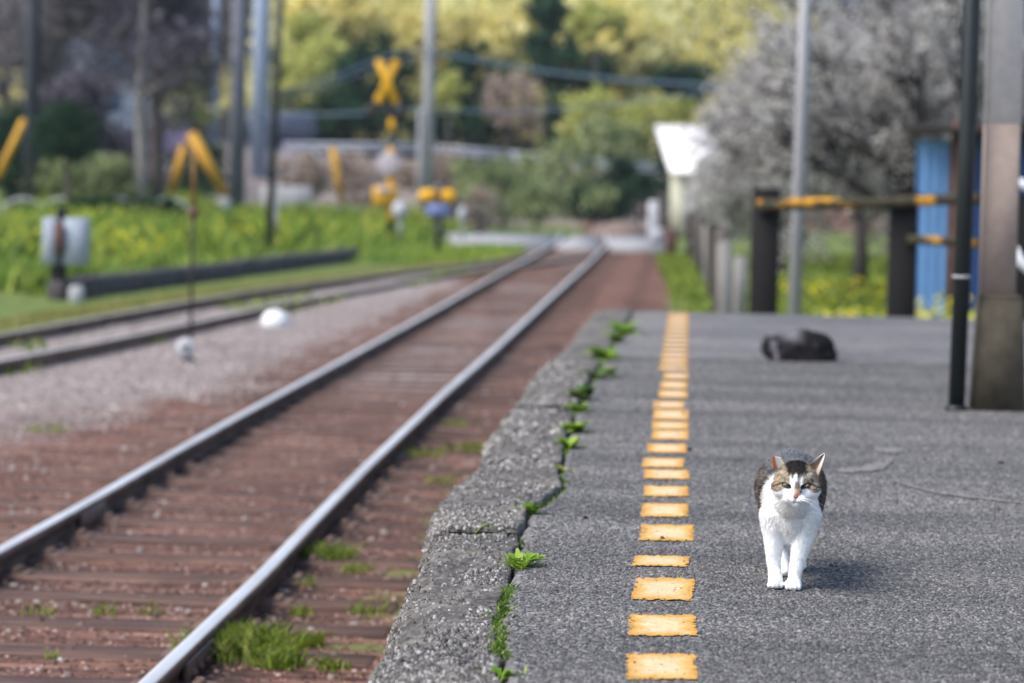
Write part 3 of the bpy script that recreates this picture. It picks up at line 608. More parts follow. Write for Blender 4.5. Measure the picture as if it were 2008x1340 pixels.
# moss packed in the crack
yy = RNG.uniform(4.8, 19.5, 9000); dens = np.interp(yy, [4.8, 6.35, 6.5, 7, 20], [.6, .75, .3, .12, .2]); k_ = (RNG.uniform(0, 1, 9000) < dens) & (lat(yy*3.2, yy*0, 91) > .36); yy = yy[k_]
blades('crack_moss', np.stack((crack(yy)+.006+RNG.normal(size=len(yy))*.009, yy), 1), .014, .007, leafmat('moss', [(.05, .08, .02), (.09, .15, .03), (.16, .25, .05), (.26, .3, .12)], .25), lean=.5, z=-.006)
tag(bpy.data.objects['crack_moss'], 'thin line of moss and seedlings filling the crack along the coping', 'moss', kind='stuff')
# meadow left, verges
def region(n, y0, y1, f0, f1, pw=1):
    y = y0+(y1-y0)*RNG.uniform(0, 1, n)**pw; u = RNG.uniform(0, 1, n); return np.stack((f0(y)+(f1(y)-f0(y))*u, y), 1)
kerb = lambda y: np.interp(y, [33.9, 52.2, 90], [-6.95, -5.6, -5.2])
XY = region(60000, 34.3, 84, lambda y: -9-(y-34)*.16, lambda y: kerb(y)-.2, .9); hn = fbm(XY[:, 0]*.6, XY[:, 1]*.3, 3, 17); XY = XY[hn > .36]
tag(blades('meadow', XY, .34, .05, M['meadow'], z=0, zfun=gz, lean=.3), 'tall bright green weeds filling the verge left of the siding', 'grass', kind='stuff')
XY = region(26000, 36, 84, lambda y: -9-(y-34)*.16, lambda y: kerb(y)-.5); XY = XY[fbm(XY[:, 0]*1.3, XY[:, 1]*.45, 3, 71) > .53]; tag(blades('tall_weeds', XY, .62, .045, M['meadow'], zfun=gz, lean=.35), 'taller patchy weed clumps standing in the left verge', 'weeds', kind='stuff')
n = 9000; XY = region(n, 34.5, 80, lambda y: -9-(y-34)*.16, lambda y: kerb(y)-.3); k_ = fbm(XY[:, 0]*.9, XY[:, 1]*.35, 3, 23) > .53; XY = XY[k_]
C = np.stack((XY[:, 0], XY[:, 1], gz(XY[:, 0], XY[:, 1])+RNG.uniform(.12, .65, len(XY))), 1); V, F = leaves(C, .03, .028)
tag(bulk('meadow_flowers', V, F, M['yellow_flower']), 'yellow rape blossoms scattered through the tall weeds', 'flowers', kind='stuff')
XY = region(16000, 20, 57, lambda y: np.interp(y, *SF)-1.2, lambda y: np.interp(y, *SF)-.12); tag(blades('siding_verge', XY, .045, .03, leafmat('dry_moss_grass', [(.2, .2, .06), (.28, .27, .09), (.36, .33, .14)], .3), zfun=gz), 'short yellow green turf along the rusty siding', 'grass', kind='stuff')
XY = region(3500, 20, 50, lambda y: np.interp(y, *SF)+.1, lambda y: np.interp(y, *SN)+.15); XY = XY[fbm(XY[:, 0]*1.5, XY[:, 1]*.6, 3, 3) > .6]
tag(blades('siding_weeds', XY, .07, .03, M['grassblade'], zfun=gz), 'weeds growing between the siding rails', 'grass', kind='stuff')
XY = region(22000, 23, 62, lambda y: np.interp(y, [23, 36, 62], [.25, .0, -.45]), lambda y: 0*y+4.5); XY = XY[fbm(XY[:, 0]*1.1, XY[:, 1]*.5, 3, 6) > .38]
tag(blades('right_verge', XY, .11, .04, M['grassblade'], zfun=gz), 'green grass beyond the far end of the platform', 'grass', kind='stuff')
XY = region(1500, 24, 40, lambda y: 1.2+0*y, lambda y: 0*y+3.6); XY = XY[fbm(XY[:, 0]*2, XY[:, 1], 3, 66) > .52]
C = np.stack((XY[:, 0], XY[:, 1], gz(XY[:, 0], XY[:, 1])+RNG.uniform(.05, .3, len(XY))), 1); V, F = leaves(C, .035, .03); tag(bulk('verge_flowers', V, F, M['yellow_flower']), 'yellow flowers in the grass behind the timber fence', 'flowers', kind='stuff')
XY = region(9000, 51, 62, lambda y: -6+0*y, lambda y: np.interp(y, *LR)-.5); tag(blades('crossing_verge', XY, .12, .05, M['meadow'], zfun=gz), 'low grass before the level crossing', 'grass', kind='stuff')

exec_objects = True
#@@OBJECTS
# ------------------------------------------------------------------ poles, posts and signals
M['blackslate'] = simple('blackish_pole', (.045, .05, .065), .7, .3, 3)
M['rustrod'] = simple('rusty_orange_rod', (.2, .11, .03), .8, .3, 6)
M['bluegrey'] = simple('pale_blue_grey', (.3, .36, .48), .7, .2, 2, stretch=(1, 1, .3))
def vpole(name, px, py, Y, r, h, m, label, cat, z0=None, grp=None, lean=(0, 0), taper=.85, n=12, build=True):
    p = atY(px, py, Y); z0 = float(gz(p[0], p[1])) if z0 is None else z0
    g = G(); g.tube([(0, 0, -.1), (lean[0]*.5, lean[1]*.5, h/2), (lean[0], lean[1], h)], [r, r*(1+taper)/2, r*taper], n)
    o = g.build(name, M[m], smooth=False); o.location = (p[0], p[1], z0); tag(o, label, cat, grp); return o
# platform drain pipe and roof pillar
pp = empty('drain_pipe', (1.09, 11.83, 0)); tag(pp, 'slim black drain pipe standing just left of the two-tone roof pillar', 'pipe')
g = G(); g.tube([(0, 0, 0), (.012, 0, 1), (.03, 0, 3.4)], .032, 20); g.build('tube', M['downpipe'], pp, True)
g = G(); g.lathe((.006, 0, .515), [(.0325, -.006), (.0355, -.006), (.0355, .006), (.0325, .006)], 20); g.build('clamp', M['greypole'], pp)
g = G(); g.lathe((0, 0, 0), [(.032, .0), (.045, 0), (.045, .012), (.033, .02)], 20); g.build('collar', M['downpipe'], pp)
pi_ = empty('roof_pillar', (1.243, 11.93, 0), 0); tag(pi_, 'square roof pillar, grey above and brown below, on a rough concrete base', 'pillar')
g = G(); 
def frus(g, z0, z1, a0, a1, b=.008, c=(0, 0)):
    L = []
    for z, a in ((z0, a0), (z1, a1)):
        h = a/2; L += [(-h+b, -h, z), (h-b, -h, z), (h, -h+b, z), (h, h-b, z), (h-b, h, z), (-h+b, h, z), (-h, h-b, z), (-h, -h+b, z)]
    V = np.array(L)+np.array([c[0], c[1], 0]); g.add(V, [(j, (j+1) % 8, 8+(j+1) % 8, 8+j) for j in range(8)]+[tuple(range(8))[::-1], tuple(range(8, 16))])
frus(g, -.01, .43, .205, .168, .018, (.012, 0)); frus(g, .43, .447, .168, .15, .02, (.012, 0)); g.build('concrete_base', M['pillarbase'], pi_)
g = G(); frus(g, .447, 1.105, .132, .132); g.build('lower_shaft', M['postbrown'], pi_)
g = G(); frus(g, 1.105, 3.4, .1325, .1325); g.build('upper_shaft', M['postwhite'], pi_)
# timber fence behind the platform end
fe = empty('timber_fence', (1.2, 22, -.6)); tag(fe, 'old timber fence of black posts and a lichen covered rail behind the platform', 'fence')
for (px, wd) in ((1497, .2), (1767, .2), (1990, .19)):
    p = atY(px, 590, 22); g = G(); g.box((0, 0, .68), (wd, .16, 1.66), 0, .02); g.box((.0, .004, 1.505), (wd*1.01, .17, .03), 0, .01)
    o = g.build('post', M['tarpost'], None); o.location = (p[0], p[1], -.7); child(o, fe)
p0 = atY(1485, 405, 21.88); p1 = atY(1925, 391, 21.88); g = G()
g.tube([p0+(p1-p0)*f+np.array([0, 0, .006*math.sin(f*9)]) for f in np.linspace(0, 1, 9)], .043, 7); child(g.build('rail', M['mossrail'], None), fe)
p0 = atY(1778, 470, 21.88); p1 = atY(1925, 478, 21.88); g = G(); g.tube([p0, (p0+p1)/2, p1], .034, 7); child(g.build('rail', M['mossrail'], None), fe)
vpole('steel_pole', 1557, 600, 23.6, .052, 5, 'greypole', 'tall pale grey steel pole rising behind the timber fence', 'pole', lean=(.05, 0), taper=.95)
# row of old concrete and timber posts along the right of the line
rows = [(1424, 29, .95, 'graywood', 'nearest grey weathered post of the row right of the line'), (1452, 31.5, .75, 'graywood', 'stout pale post beside the left black fence post'), (1412, 34, 1.0, 'bark', 'second post of the row right of the line, darker and taller'), (1399, 39, 1.0, 'darkbark', 'dark post in the middle of the row right of the line'),
        (1388, 44, .9, 'graywood', 'fourth grey post of the row right of the line'), (1377, 49, .95, 'darkbark', 'dark thin post toward the far end of the row right of the line'), (1366, 54, .9, 'bark', 'brownish post near the far end of the row'), (1352, 59, .95, 'darkbark', 'farthest dark post of the row beside the crossing')]
for (px, Y, h, m, lab) in rows:
    p = atY(px, 500, Y); g = G(); g.box((0, 0, h/2-.05), (.13, .12, h+.1), random.uniform(-.3, .3), .02, rx=random.uniform(-.04, .04), ry=random.uniform(-.04, .04)); g.ell((0, 0, h-.01), (.055, .05, .03), 8, 5)
    o = g.build('fence_post', M[m]); o.location = (p[0], p[1], float(gz(p[0], p[1]))); tag(o, lab, 'post', 'old posts in a row right of the line')
p = atY(1316, 450, 62); g = G(); g.box((0, 0, .25), (.24, .1, .55), .1, .02); o = g.build('rusty_post', M['redbrown']); o.location = (p[0], p[1], -.62); tag(o, 'short rust orange post at the right end of the crossing', 'post')
p = atY(1281, 430, 66); mp = empty('marker_post', (p[0], p[1], -.55)); tag(mp, 'short whitish marker post standing at the right side of the level crossing', 'marker post')
g = G(); g.box((0, 0, .5), (.22, .16, .95), 0, .03); g.build('shaft', M['dimwhite'], mp); g = G(); g.box((.1, -.05, .22), (.28, .2, .34), 0, .05); g.build('foot_block', M['greypole'], mp)
# blue shed at the right
bs = empty('blue_shed', (2.9, 34.5, -.6)); tag(bs, 'shed clad in vertical blue metal sheets behind the timber fence at right', 'shed')
pL = atY(1796, 400, 34.5); pR = atY(1862, 400, 34.5); pE = atY(2060, 400, 34.5)
def corr(x0, x1, y, z0, z1, pitch=.11, amp=.018):
    n = max(6, int((x1-x0)/pitch*8)); xs = np.linspace(x0, x1, n); yy = y-amp*np.clip(np.cos((xs-x0)/pitch*2*math.pi)*2, -1, 1); V = [(x, q, z) for x, q in zip(xs, yy) for z in (z0, z1)]
    return V, [(2*i, 2*i+2, 2*i+3, 2*i+1) for i in range(n-1)]
V, F = corr(pL[0], pR[0]-.02, 34.5, -.62, 1.38); g = G(); g.add(V, F); g.box(((pL[0]+pR[0])/2, 34.6, .37), (pR[0]-pL[0]-.02, .1, 1.96)); child(g.build('wall', M['bluesheet'], None), bs)
t_ = simple('navy_sheet', (.03, .07, .2), .5, .3, 2, stretch=(3, 3, .3)); V, F = corr(pR[0]+.12, pE[0], 34.5, -.62, 1.45); g = G(); g.add(V, F); g.box(((pR[0]+pE[0])/2+.06, 35.3, .42), (pE[0]-pR[0]-.13, 1.5, 2.06)); child(g.build('side_wall', t_, None), bs)
g = G(); g.box((pR[0]+.05, 34.42, .5), (.11, .1, 2.2), 0, .01); child(g.build('door_post', M['redbrown'], None), bs)
a = atY(1790, 235, 34.2); g = G(); g.box(((a[0]+pE[0])/2, 35.2, 1.52), (pE[0]-a[0], 2.2, .08), 0, .02, rx=.04); child(g.build('roof', M['darkroof'], None), bs)
# white hoop rail at the right edge
hp = empty('white_hoop_barrier', (2.2, 20, 0)); tag(hp, 'white tubular hoop barrier cut by the right edge of the photo', 'barrier')
p = [atY(1986, 352, 19.4), atY(2000, 360, 19.4), atY(2050, 378, 19.4), atY(2120, 382, 19.4)]; g = G(); g.tube(p, .03, 10); child(g.build('top_rail', M['whitepaint'], None, True), hp)
p = [atY(1986, 488, 19.4), atY(1997, 508, 19.4), atY(2020, 530, 19.4), atY(2060, 540, 19.4), atY(2120, 540, 19.4)]; g = G(); g.tube(p, .035, 10); child(g.build('lower_rail', M['whitepaint'], None, True), hp)
a = atY(2110, 380, 19.4); g = G(); g.tube([(a[0], a[1], 0.0), (a[0], a[1], a[2])], .03, 10); child(g.build('leg', M['whitepaint'], None, True), hp)

# ---- left side
lp = atY(115, 585, 34.0); bx = empty('signal_box', (lp[0], 34.0, -.62)); tag(bx, 'pair of pale grey equipment boxes on a short dark post in the weeds', 'equipment box')
g = G(); g.box((0, 0, .4), (.16, .14, .95), 0, .015); g.tube([(0.02, 0, .85), (.02, 0, 1.05)], .06, 8); g.build('post', M['tarpost'], bx)
for (dx, wd) in ((-.09, .17), (.19, .26)):
    g = G(); g.box((dx, .02, .66), (wd, .22, .52), 0, .01); cbx = g.build('cabinet', M['greybox'], bx); g = G(); g.box((dx, -.094, .66), (wd*.8, .012, .43), 0, .004); g.build('cabinet_door', M['greybox'], cbx)
g = G(); g.box((.02, -.13, .7), (.1, .05, .34), 0, .01); g.build('bracket', M['redbrown'], bx)
g = G(); p = atY(150, 588, 33.6); g.box((0, 0, .1), (.16, .14, .24), .3, .03); o = g.build('concrete_stub', M['greypole']); o.location = (p[0], p[1], -.66); tag(o, 'small pale concrete stub beside the foot of the equipment box post', 'concrete stub')
p = at(540, 642, -.6); g = G(); g.lathe((0, 0, 0), [(.125, 0), (.132, .03), (.13, .07), (.11, .115), (.07, .145), (.03, .155), (0.001, .157)], 24); o = g.build('ground_marker', M['whitepaint'], smooth=True); o.location = (p[0], p[1], gz(p[0], p[1])-.005); tag(o, 'round white domed marker sitting on the gravel between the tracks', 'marker')
# switch marker: thin rod with a round plate at its foot
p = at(363, 712, -.6); sw = empty('track_marker', (p[0], p[1], gz(p[0], p[1]))); tag(sw, 'tall thin rusty rod with a small round white number plate at its foot', 'track marker')
g = G(); g.tube([(.035, .03, 0), (.035, .03, .75), (.045, .03, 1.16)], .012, 8); g.build('rod', M['darkbark'], sw)
g = G(); g.tube([(.045, .03, 1.16), (.04, .03, 1.6)], .019, 8); g.build('upper_rod', M['rustrod'], sw)
g = G(); g.ell((.043, .03, 1.13), (.04, .04, .045), 12, 8); g.build('knob', M['redbrown'], sw, True)
g = G(); g.lathe((0, 0, .105), [(0.001, .006), (.072, .006), (.078, 0), (.078, -.006), (0.001, -.006)], 24, 'Y'); pt_ = g.build('number_plate', M['dimwhite'], sw)
g = G(); g.box((-.008, -.011, .106), (.012, .005, .05)); g.box((.018, -.0112, .112), (.012, .005, .038)); g.box((.004, -.0114, .127), (.036, .005, .01)); g.build('mark', M['blackmetal'], pt_)
g = G(); g.box((.02, .02, .01), (.1, .1, .04), 0, .01); g.build('foot', M['darkbark'], sw)
vpole('slim_pole', 526, 515, 48, .066, 5.5, 'blackmetal', 'slim black pole standing at the stone kerb, leaning slightly right', 'pole', z0=-.58, lean=(.16, 0), taper=.8)
vpole('slim_pole', 540, 515, 50, .03, 1.2, 'greypole', 'pale thin post right behind the foot of the slim black pole', 'pole', z0=-.6)
vpole('utility_pole', 463, 440, 76, .21, 8.5, 'slatepole', 'thick slate grey utility pole left of the slim black pole', 'utility pole', taper=.9)
vpole('utility_pole', 507, 400, 92, .27, 9, 'bluegrey', 'broad pale bluish utility pole behind the thick slate pole', 'utility pole', taper=.9)
vpole('utility_pole', 417, 400, 100, .14, 6.2, 'bluegrey', 'short thin bluish pole rising between the yellow stays', 'utility pole')
vpole('utility_pole', 60, 400, 70, .19, 8.5, 'blackslate', 'dark utility pole near the left edge of the photo', 'utility pole', taper=.8)
up_ = vpole('utility_pole', 838, 330, 84, .17, 9, 'greypole', 'pale concrete utility pole right of the crossing sign', 'utility pole', taper=.85)
p = atY(822, 320, 83.8); g = G(); g.tube([(p[0]-up_.location[0], p[1]-up_.location[1], -.1), (p[0]-up_.location[0], p[1]-up_.location[1], 3.3)], .05, 8); g.build('conduit', M['greypole'], up_)
def stay(a, b, Y, r, label, m='orangepaint'):
    p, q = atY(*a, Y), atY(*b, Y); g = G(); g.tube([(0, 0, 0), tuple(p-q)], r, 10); o = g.build('guy_wire_guard', M[m]); o.location = tuple(q); tag(o, label, 'guy wire guard', 'yellow guy wire guards'); return o
stay((374, 262), (442, 382), 74, .14, 'broad orange yellow guard slanting down right to the slate utility pole')
stay((362, 285), (336, 378), 74, .11, 'orange guard slanting down left, opposite the broad one')
stay((48, 235), (-6, 350), 68, .085, 'orange guard slanting beside the dark pole at the far left edge')
stay((652, 290), (672, 400), 78, .09, 'thin leaning orange guard left of the crossing sign')
stay((618, 300), (640, 380), 88, .07, 'dull beige stay guard left of the thin orange one', 'greypole')
p = atY(440, 440, 74); g = G(); g.box((0, 0, .3), (.3, .3, .95), 0, .04); o = g.build('stay_footing', M['greypole']); o.location = (p[0], p[1], float(gz(p[0], p[1]))); tag(o, 'pale concrete block at the foot of the broad orange guard', 'footing')
# crossing signal
cx = atY(765, 400, 63); sg = empty('crossing_signal', (cx[0], 63, -.6)); tag(sg, 'level crossing signal with yellow crossbuck over dark lamps on a striped pole', 'crossing signal')
s_ = FPX/63
def zz(py, px=760, Y=63): return atY(px, py, Y)[2]+.6
def striped(g0, g1, x, y, z0, z1, r, st=.2):
    k = 0; z = z1
    while z > z0:
        (g0 if k % 2 == 0 else g1).tube([(x, y, max(z0, z-st)), (x, y, z)], r*(1 if k % 2 == 0 else 1.03), 12); z -= st; k += 1
g = G(); g.tube([(0, 0, 0), (0, 0, zz(225))], .062, 12); g.build('pole', M['blackmetal'], sg)
for k in range(6):
    zt_ = zz(232)-k*.6; g = G(); g.tube([(0, 0, zt_-.3), (0, 0, zt_)], .068, 12); g.build('yellow_band', M['yellowpaint'], sg)
g = G(); L = .8
for sgn in (-1, 1):
    g.box((-.1, -.1+.012*sgn, zz(160)), (.15, .02, L), 0, .004, ry=sgn*.42)
for a in (-1, 1):
    for b_ in (-1, 1): g.ell((-.1+a*.165, -.1, zz(160)+b_*.36), (.095, .014, .095), 14, 8)
g.build('crossbuck', M['yellowpaint'], sg)
g = G(); g.tube([(-.02, -.02, zz(230)), (-.09, -.06, zz(120))], .035, 8); g.build('mast_tip', M['blackmetal'], sg)
g = G(); g.box((-.1, -.05, zz(218)), (.78, .1, .12), 0, .02); lb = g.build('lamp_bar', M['blackmetal'], sg)
for dx in (-.4, .2):
    g = G(); g.lathe((dx, -.12, zz(218)), [(.001, .02), (.13, .02), (.15, 0), (.15, -.05), (.14, -.05), (.13, -.0), (.001, 0)], 18, 'Y'); h_ = g.build('lamp', M['blackmetal'], lb); g = G(); g.lathe((dx, -.13, zz(218)), [(.001, .012), (.07, .008), (.075, 0)], 16, 'Y'); g.build('lens', M['redbrown'], h_)
g = G(); g.lathe((-.05, -.1, zz(322)), [(.001, .02), (.2, .02), (.23, .01), (.235, -.02), (.001, -.03)], 24, 'Y'); g.build('speaker_disc', M['disc'], sg)
g = G(); g.box((-.1, -.02, zz(385)), (.5, .3, .42), 0, .05); g.build('barrier_machine', M['orangepaint'], sg)
g = G(); g.box((-.12, -.19, zz(372)), (.26, .04, .1), 0, .01); g.build('machine_label', M['disc'], sg)
p = atY(785, 412, 61); g = G(); g.ell((0, 0, .0), (.17, .12, .19), 16, 12); g.box((0, .05, -.3), (.08, .08, .5)); o = g.build('white_globe_post', M['dimwhite'], None, True); o.location = tuple(p); tag(o, 'pale round ball on a short post beside the crossing signal', 'globe post')
p = atY(720, 440, 61.5); g = G(); g.ell((0, 0, .1), (.1, .08, .16), 12, 8); g.box((0, .03, -.2), (.05, .05, .5)); o = g.build('reflector_post', M['dimwhite'], None, True); o.location = tuple(atY(907, 430, 62)); tag(o, 'small pale oval reflector on a post right of the yellow barrier machine', 'reflector')
bm = atY(860, 395, 58); br = empty('barrier_gate', (bm[0], 58, -.62)); tag(br, 'yellow crossing barrier machine over a blue panel on a black post', 'crossing barrier')
z58 = lambda py: atY(860, py, 58)[2]+.62
g = G(); g.tube([(0, 0, 0), (0, 0, z58(420))], .07, 10); g.build('post', M['blackmetal'], br)
for dx, wd in ((-.2, .36), (.19, .3)):
    g = G(); g.box((dx, -.02, z58(385)), (wd, .26, .26), 0, .06, ry=dx*.35); g.build('machine_housing', M['yellowpaint'], br)
g = G(); g.box((0, -.03, z58(385)), (.09, .28, .2), 0, .02); g.build('hinge_block', M['redbrown'], br)
g = G(); g.box((0, -.05, z58(413)), (.44, .16, .26), 0, .03); g.build('control_panel', M['bluepanel'], br)
g = G(); g.box((0, -.0, z58(367)), (.16, .1, .12), 0, .02); g.build('cap', M['slatepole'], br)
# low white hoops edging the garden, guard rail, far buildings
for i, (px, lab) in enumerate([(45, 'leftmost low white hoop of the garden edging'), (120, 'second low white hoop of the garden edging, above the grey boxes'), (235, 'third low white hoop of the garden edging, the brightest'), (330, 'fourth low white hoop of the garden edging, half hidden in weeds')]):
    p = atY(px, 428, 66); r = .52; g = G(); th = np.linspace(0, math.pi, 15); g.tube([(math.cos(a)*r, 0, .08+math.sin(a)*.42) for a in th], .028, 8); o = g.build('garden_hoop', M['dimwhite'], None, True); o.location = (p[0], 66, p[2]-.08); tag(o, lab, 'hoop edging', 'white hoops edging the garden')
gr_ = empty('guardrail', (-8, 97, 1.2)); tag(gr_, 'long pale blue grey guardrail along the raised road behind the crossing', 'guardrail')
pts = [atY(560, 283, 97), atY(830, 285, 97), atY(1000, 300, 97), atY(1310, 328, 97)]
g = G()
for i in range(3):
    a, b = pts[i], pts[i+1]
    for dz in (0, -.16): g.tube([a+np.array([0, 0, dz]), b+np.array([0, 0, dz])], .055, 8)
child(g.build('beam', simple('pale_guardrail', (.36, .39, .45), .5, .15, 2), None), gr_)
for k in range(11):
    x = pts[0][0]+(pts[3][0]-pts[0][0])*k/10; zt = np.interp(x, [q[0] for q in pts], [q[2] for q in pts]); g = G(); g.tube([(x, 97.1, zt-1.0), (x, 97.1, zt+.06)], .06, 8); child(g.build('post', M['greypole'], None), gr_)
# white roofed hut
a = atY(1312, 290, 82); b = atY(1450, 290, 82); z1 = atY(1340, 335, 82)[2]; z2 = atY(1340, 243, 82)[2]
hut = empty('white_roofed_hut', (a[0], 82, -.6)); tag(hut, 'small hut with a bright white roof and cream wall behind the blossom tree', 'hut')
wd = b[0]-a[0]; g = G(); g.box(((a[0]+b[0])/2+.1, 84.2, (z1-.6)/2), (wd+.1, 4, z1+.6)); child(g.build('wall', M['cream'], None), hut)
g = G(); xa = atY(1282, 290, 82)[0]; V = [(xa+.45, 81.7, z1-.02), (b[0]+.2, 81.7, z1-.02), (b[0]+.2, 84.2, z2), (xa, 84.2, z2), (xa+.45, 81.7, z1-.1), (b[0]+.2, 81.7, z1-.1), (b[0]+.2, 84.2, z2-.1), (xa, 84.2, z2-.1)]
g.add(V, [(0, 1, 2, 3), (7, 6, 5, 4), (0, 4, 5, 1), (1, 5, 6, 2), (2, 6, 7, 3), (3, 7, 4, 0)]); child(g.build('roof', simple('white_metal_roof', (.88, .86, .84), .45, .05, 3), None), hut)
g = G(); g.box((a[0]+.65, 82.17, .1), (.5, .05, .9)); child(g.build('door', M['greypole'], None), hut)
# lilac walled house and low white wall at left
a = atY(488, 300, 104); b = atY(582, 300, 104); zt = atY(530, 268, 104)[2]; zb = -.5
hs = empty('lilac_house', (a[0], 104, 0)); tag(hs, 'distant house with a lilac blue wall behind the slim black pole', 'house')
g = G(); g.box(((a[0]+b[0])/2, 106, (zt+zb)/2), (b[0]-a[0], 4, zt-zb)); child(g.build('wall', M['lilacwall'], None), hs)
g = G(); g.add([(a[0]-.3, 103.7, zt), (b[0]+.3, 103.7, zt), (b[0]+.3, 108.3, zt), (a[0]-.3, 108.3, zt), (a[0]-.3, 106, zt+.9), (b[0]+.3, 106, zt+.9)], [(0, 1, 5, 4), (2, 3, 4, 5), (0, 4, 3), (1, 2, 5), (3, 2, 1, 0)]); child(g.build('roof', M['slatepole'], None), hs)
g = G(); g.box(((a[0]+b[0])/2-.2, 103.98, (zt+.9)/2), (.5, .06, .6)); child(g.build('window', M['darkroof'], None), hs)
a = atY(512, 392, 80); b = atY(612, 392, 80); g = G(); g.box((0, 0, .0), (b[0]-a[0], .2, .75), .0, .02); o = g.build('low_wall', M['greypole']); o.location = ((a[0]+b[0])/2, 80, atY(560, 393, 80)[2]); tag(o, 'low whitish wall behind the foot of the slim black pole', 'wall')
a = atY(70, 190, 97); b = atY(262, 190, 97); zt = atY(160, 150, 97)[2]; hs = empty('pale_house', (a[0], 97, 1)); tag(hs, 'pale walled house glimpsed through the bare branches at upper left', 'house')
g = G(); g.box(((a[0]+b[0])/2, 99.5, zt/2), (b[0]-a[0], 5, zt)); child(g.build('wall', simple('house_wall', (.72, .74, .78), .7, .12, 2), None), hs)
for k in range(3): g = G(); g.box((a[0]+.5+k*1.0, 96.97, zt-.75), (.5, .08, .7)); child(g.build('window', simple('window_glass', (.12, .2, .32), .15, .1, 2), None), hs)
g = G(); g.add([(a[0]-.4, 96.5, zt), (b[0]+.4, 96.5, zt), (b[0]+.4, 102.5, zt), (a[0]-.4, 102.5, zt), (a[0]-.4, 99.5, zt+1.4), (b[0]+.4, 99.5, zt+1.4)], [(0, 1, 5, 4), (2, 3, 4, 5), (0, 4, 3), (1, 2, 5), (3, 2, 1, 0)]); child(g.build('roof', M['bluegrey'], None), hs)
# wires
def wire(pts, r, label):
    P = [atY(*q) for q in pts]; P = np.array(P); t_ = np.linspace(0, len(P)-1, 24); Q = np.stack([np.interp(t_, range(len(P)), P[:, k]) for k in range(3)], 1); g = G(); g.tube(Q, r, 6); o = g.build('overhead_wire', M['wire']); tag(o, label, 'wire', 'overhead wires')
wire([(838, 95, 84), (750, 112, 80), (660, 150, 76), (520, 190, 70)], .03, 'blue grey wire sloping down left across the crossbuck')
wire([(838, 110, 84), (740, 135, 80), (640, 170, 76), (520, 215, 70)], .022, 'lower thin wire running below the one that crosses the crossbuck')
wire([(838, 100, 84), (1060, 140, 84), (1240, 160, 84), (1420, 168, 84)], .035, 'blue grey wire stretching right from the pale utility pole')
wire([(838, 212, 84), (740, 222, 86), (600, 226, 90), (480, 215, 92)], .028, 'wire running left from halfway up the pale utility pole')
wire([(838, 214, 84), (1000, 222, 84), (1200, 205, 84), (1400, 180, 84)], .022, 'thin wire sagging right from halfway up the pale utility pole')
# soil bank by the track end
pm = atY(1215, 470, 80); g = G(); g.ell((0, 0, 0), (.85, 1.4, .5), 20, 8, half=True); o = g.build('soil_mound', M['mudwall'], None, True); o.location = (pm[0], 80, -.72); tag(o, kind='structure')
o.name = 'hill_bank'

# ------------------------------------------------------------------ trees
def gl(p): return float(gz(p[0], p[1]))
def tree(px, py, rx, ry, Y, m, name, label, group, n=60, per=45, leaf=.13, bark='bark', shell=.45, elong=1.0):
    c = atY(px, py, Y); s = FPX/Y; R = (rx/s, min(rx, ry)/s, ry/s); base = gl(c)
    root = empty(name, (c[0], c[1], base)); tag(root, label, 'tree' if 'shrub' not in name and 'bush' not in name else 'shrub', group)
    pts = crown_pts((0, 0, c[2]-base), R, n, per, min(R)*.2, shell); V, F = leaves(pts, leaf*elong, leaf*.6, .0 if elong < 1.3 else .9); bulk('crown', V, F, M[m], root)
    g = G(); top = c[2]-base; tp = [np.array([0, 0, -.2]), np.array([.05*R[0], 0, top*.4]), np.array([-.08*R[0], .05, top])]; r0 = max(.05, .06*R[2]+.04)
    g.tube(tp, [r0, r0*.7, r0*.25], 8)
    for k in range(7):
        z = top*random.uniform(.45, .95); d = rdir(1)[0]; d[2] = abs(d[2])*.5+.2; g.tube([(0, 0, z), d*np.array(R)*.45+np.array([0, 0, z]), d*np.array(R)*.85+np.array([0, 0, z])], [r0*.4, r0*.25, r0*.08], 5, cap=False)
    g.build('trunk', M[bark], root); return root
BG = 'trees on the wooded slope behind the crossing'
# mass of pale bamboo covering the slope
pts = []; 
for k in range(560):
    Y = random.uniform(124, 186); px = random.uniform(420, 1560) if k % 5 else random.uniform(-80, 420); py = random.uniform(-60, 330); c = atY(px, py, Y)
    g0 = gl(c); zc = min(max(c[2], g0+.8), g0+14)
    if px < 540 and random.random() < .8: continue
    pts.append((c[0], c[1], zc))
pts = np.array(pts); C = (pts[:, None, :]+RNG.normal(size=(len(pts), 170, 3))*np.array([.8, .8, 1.1])).reshape(-1, 3)
V, F = leaves(C, .26, .12, .7); tag(bulk('bamboo_grove', V, F, M['bamboo']), 'pale yellow bamboo grove covering the hillside', 'bamboo', kind='stuff')
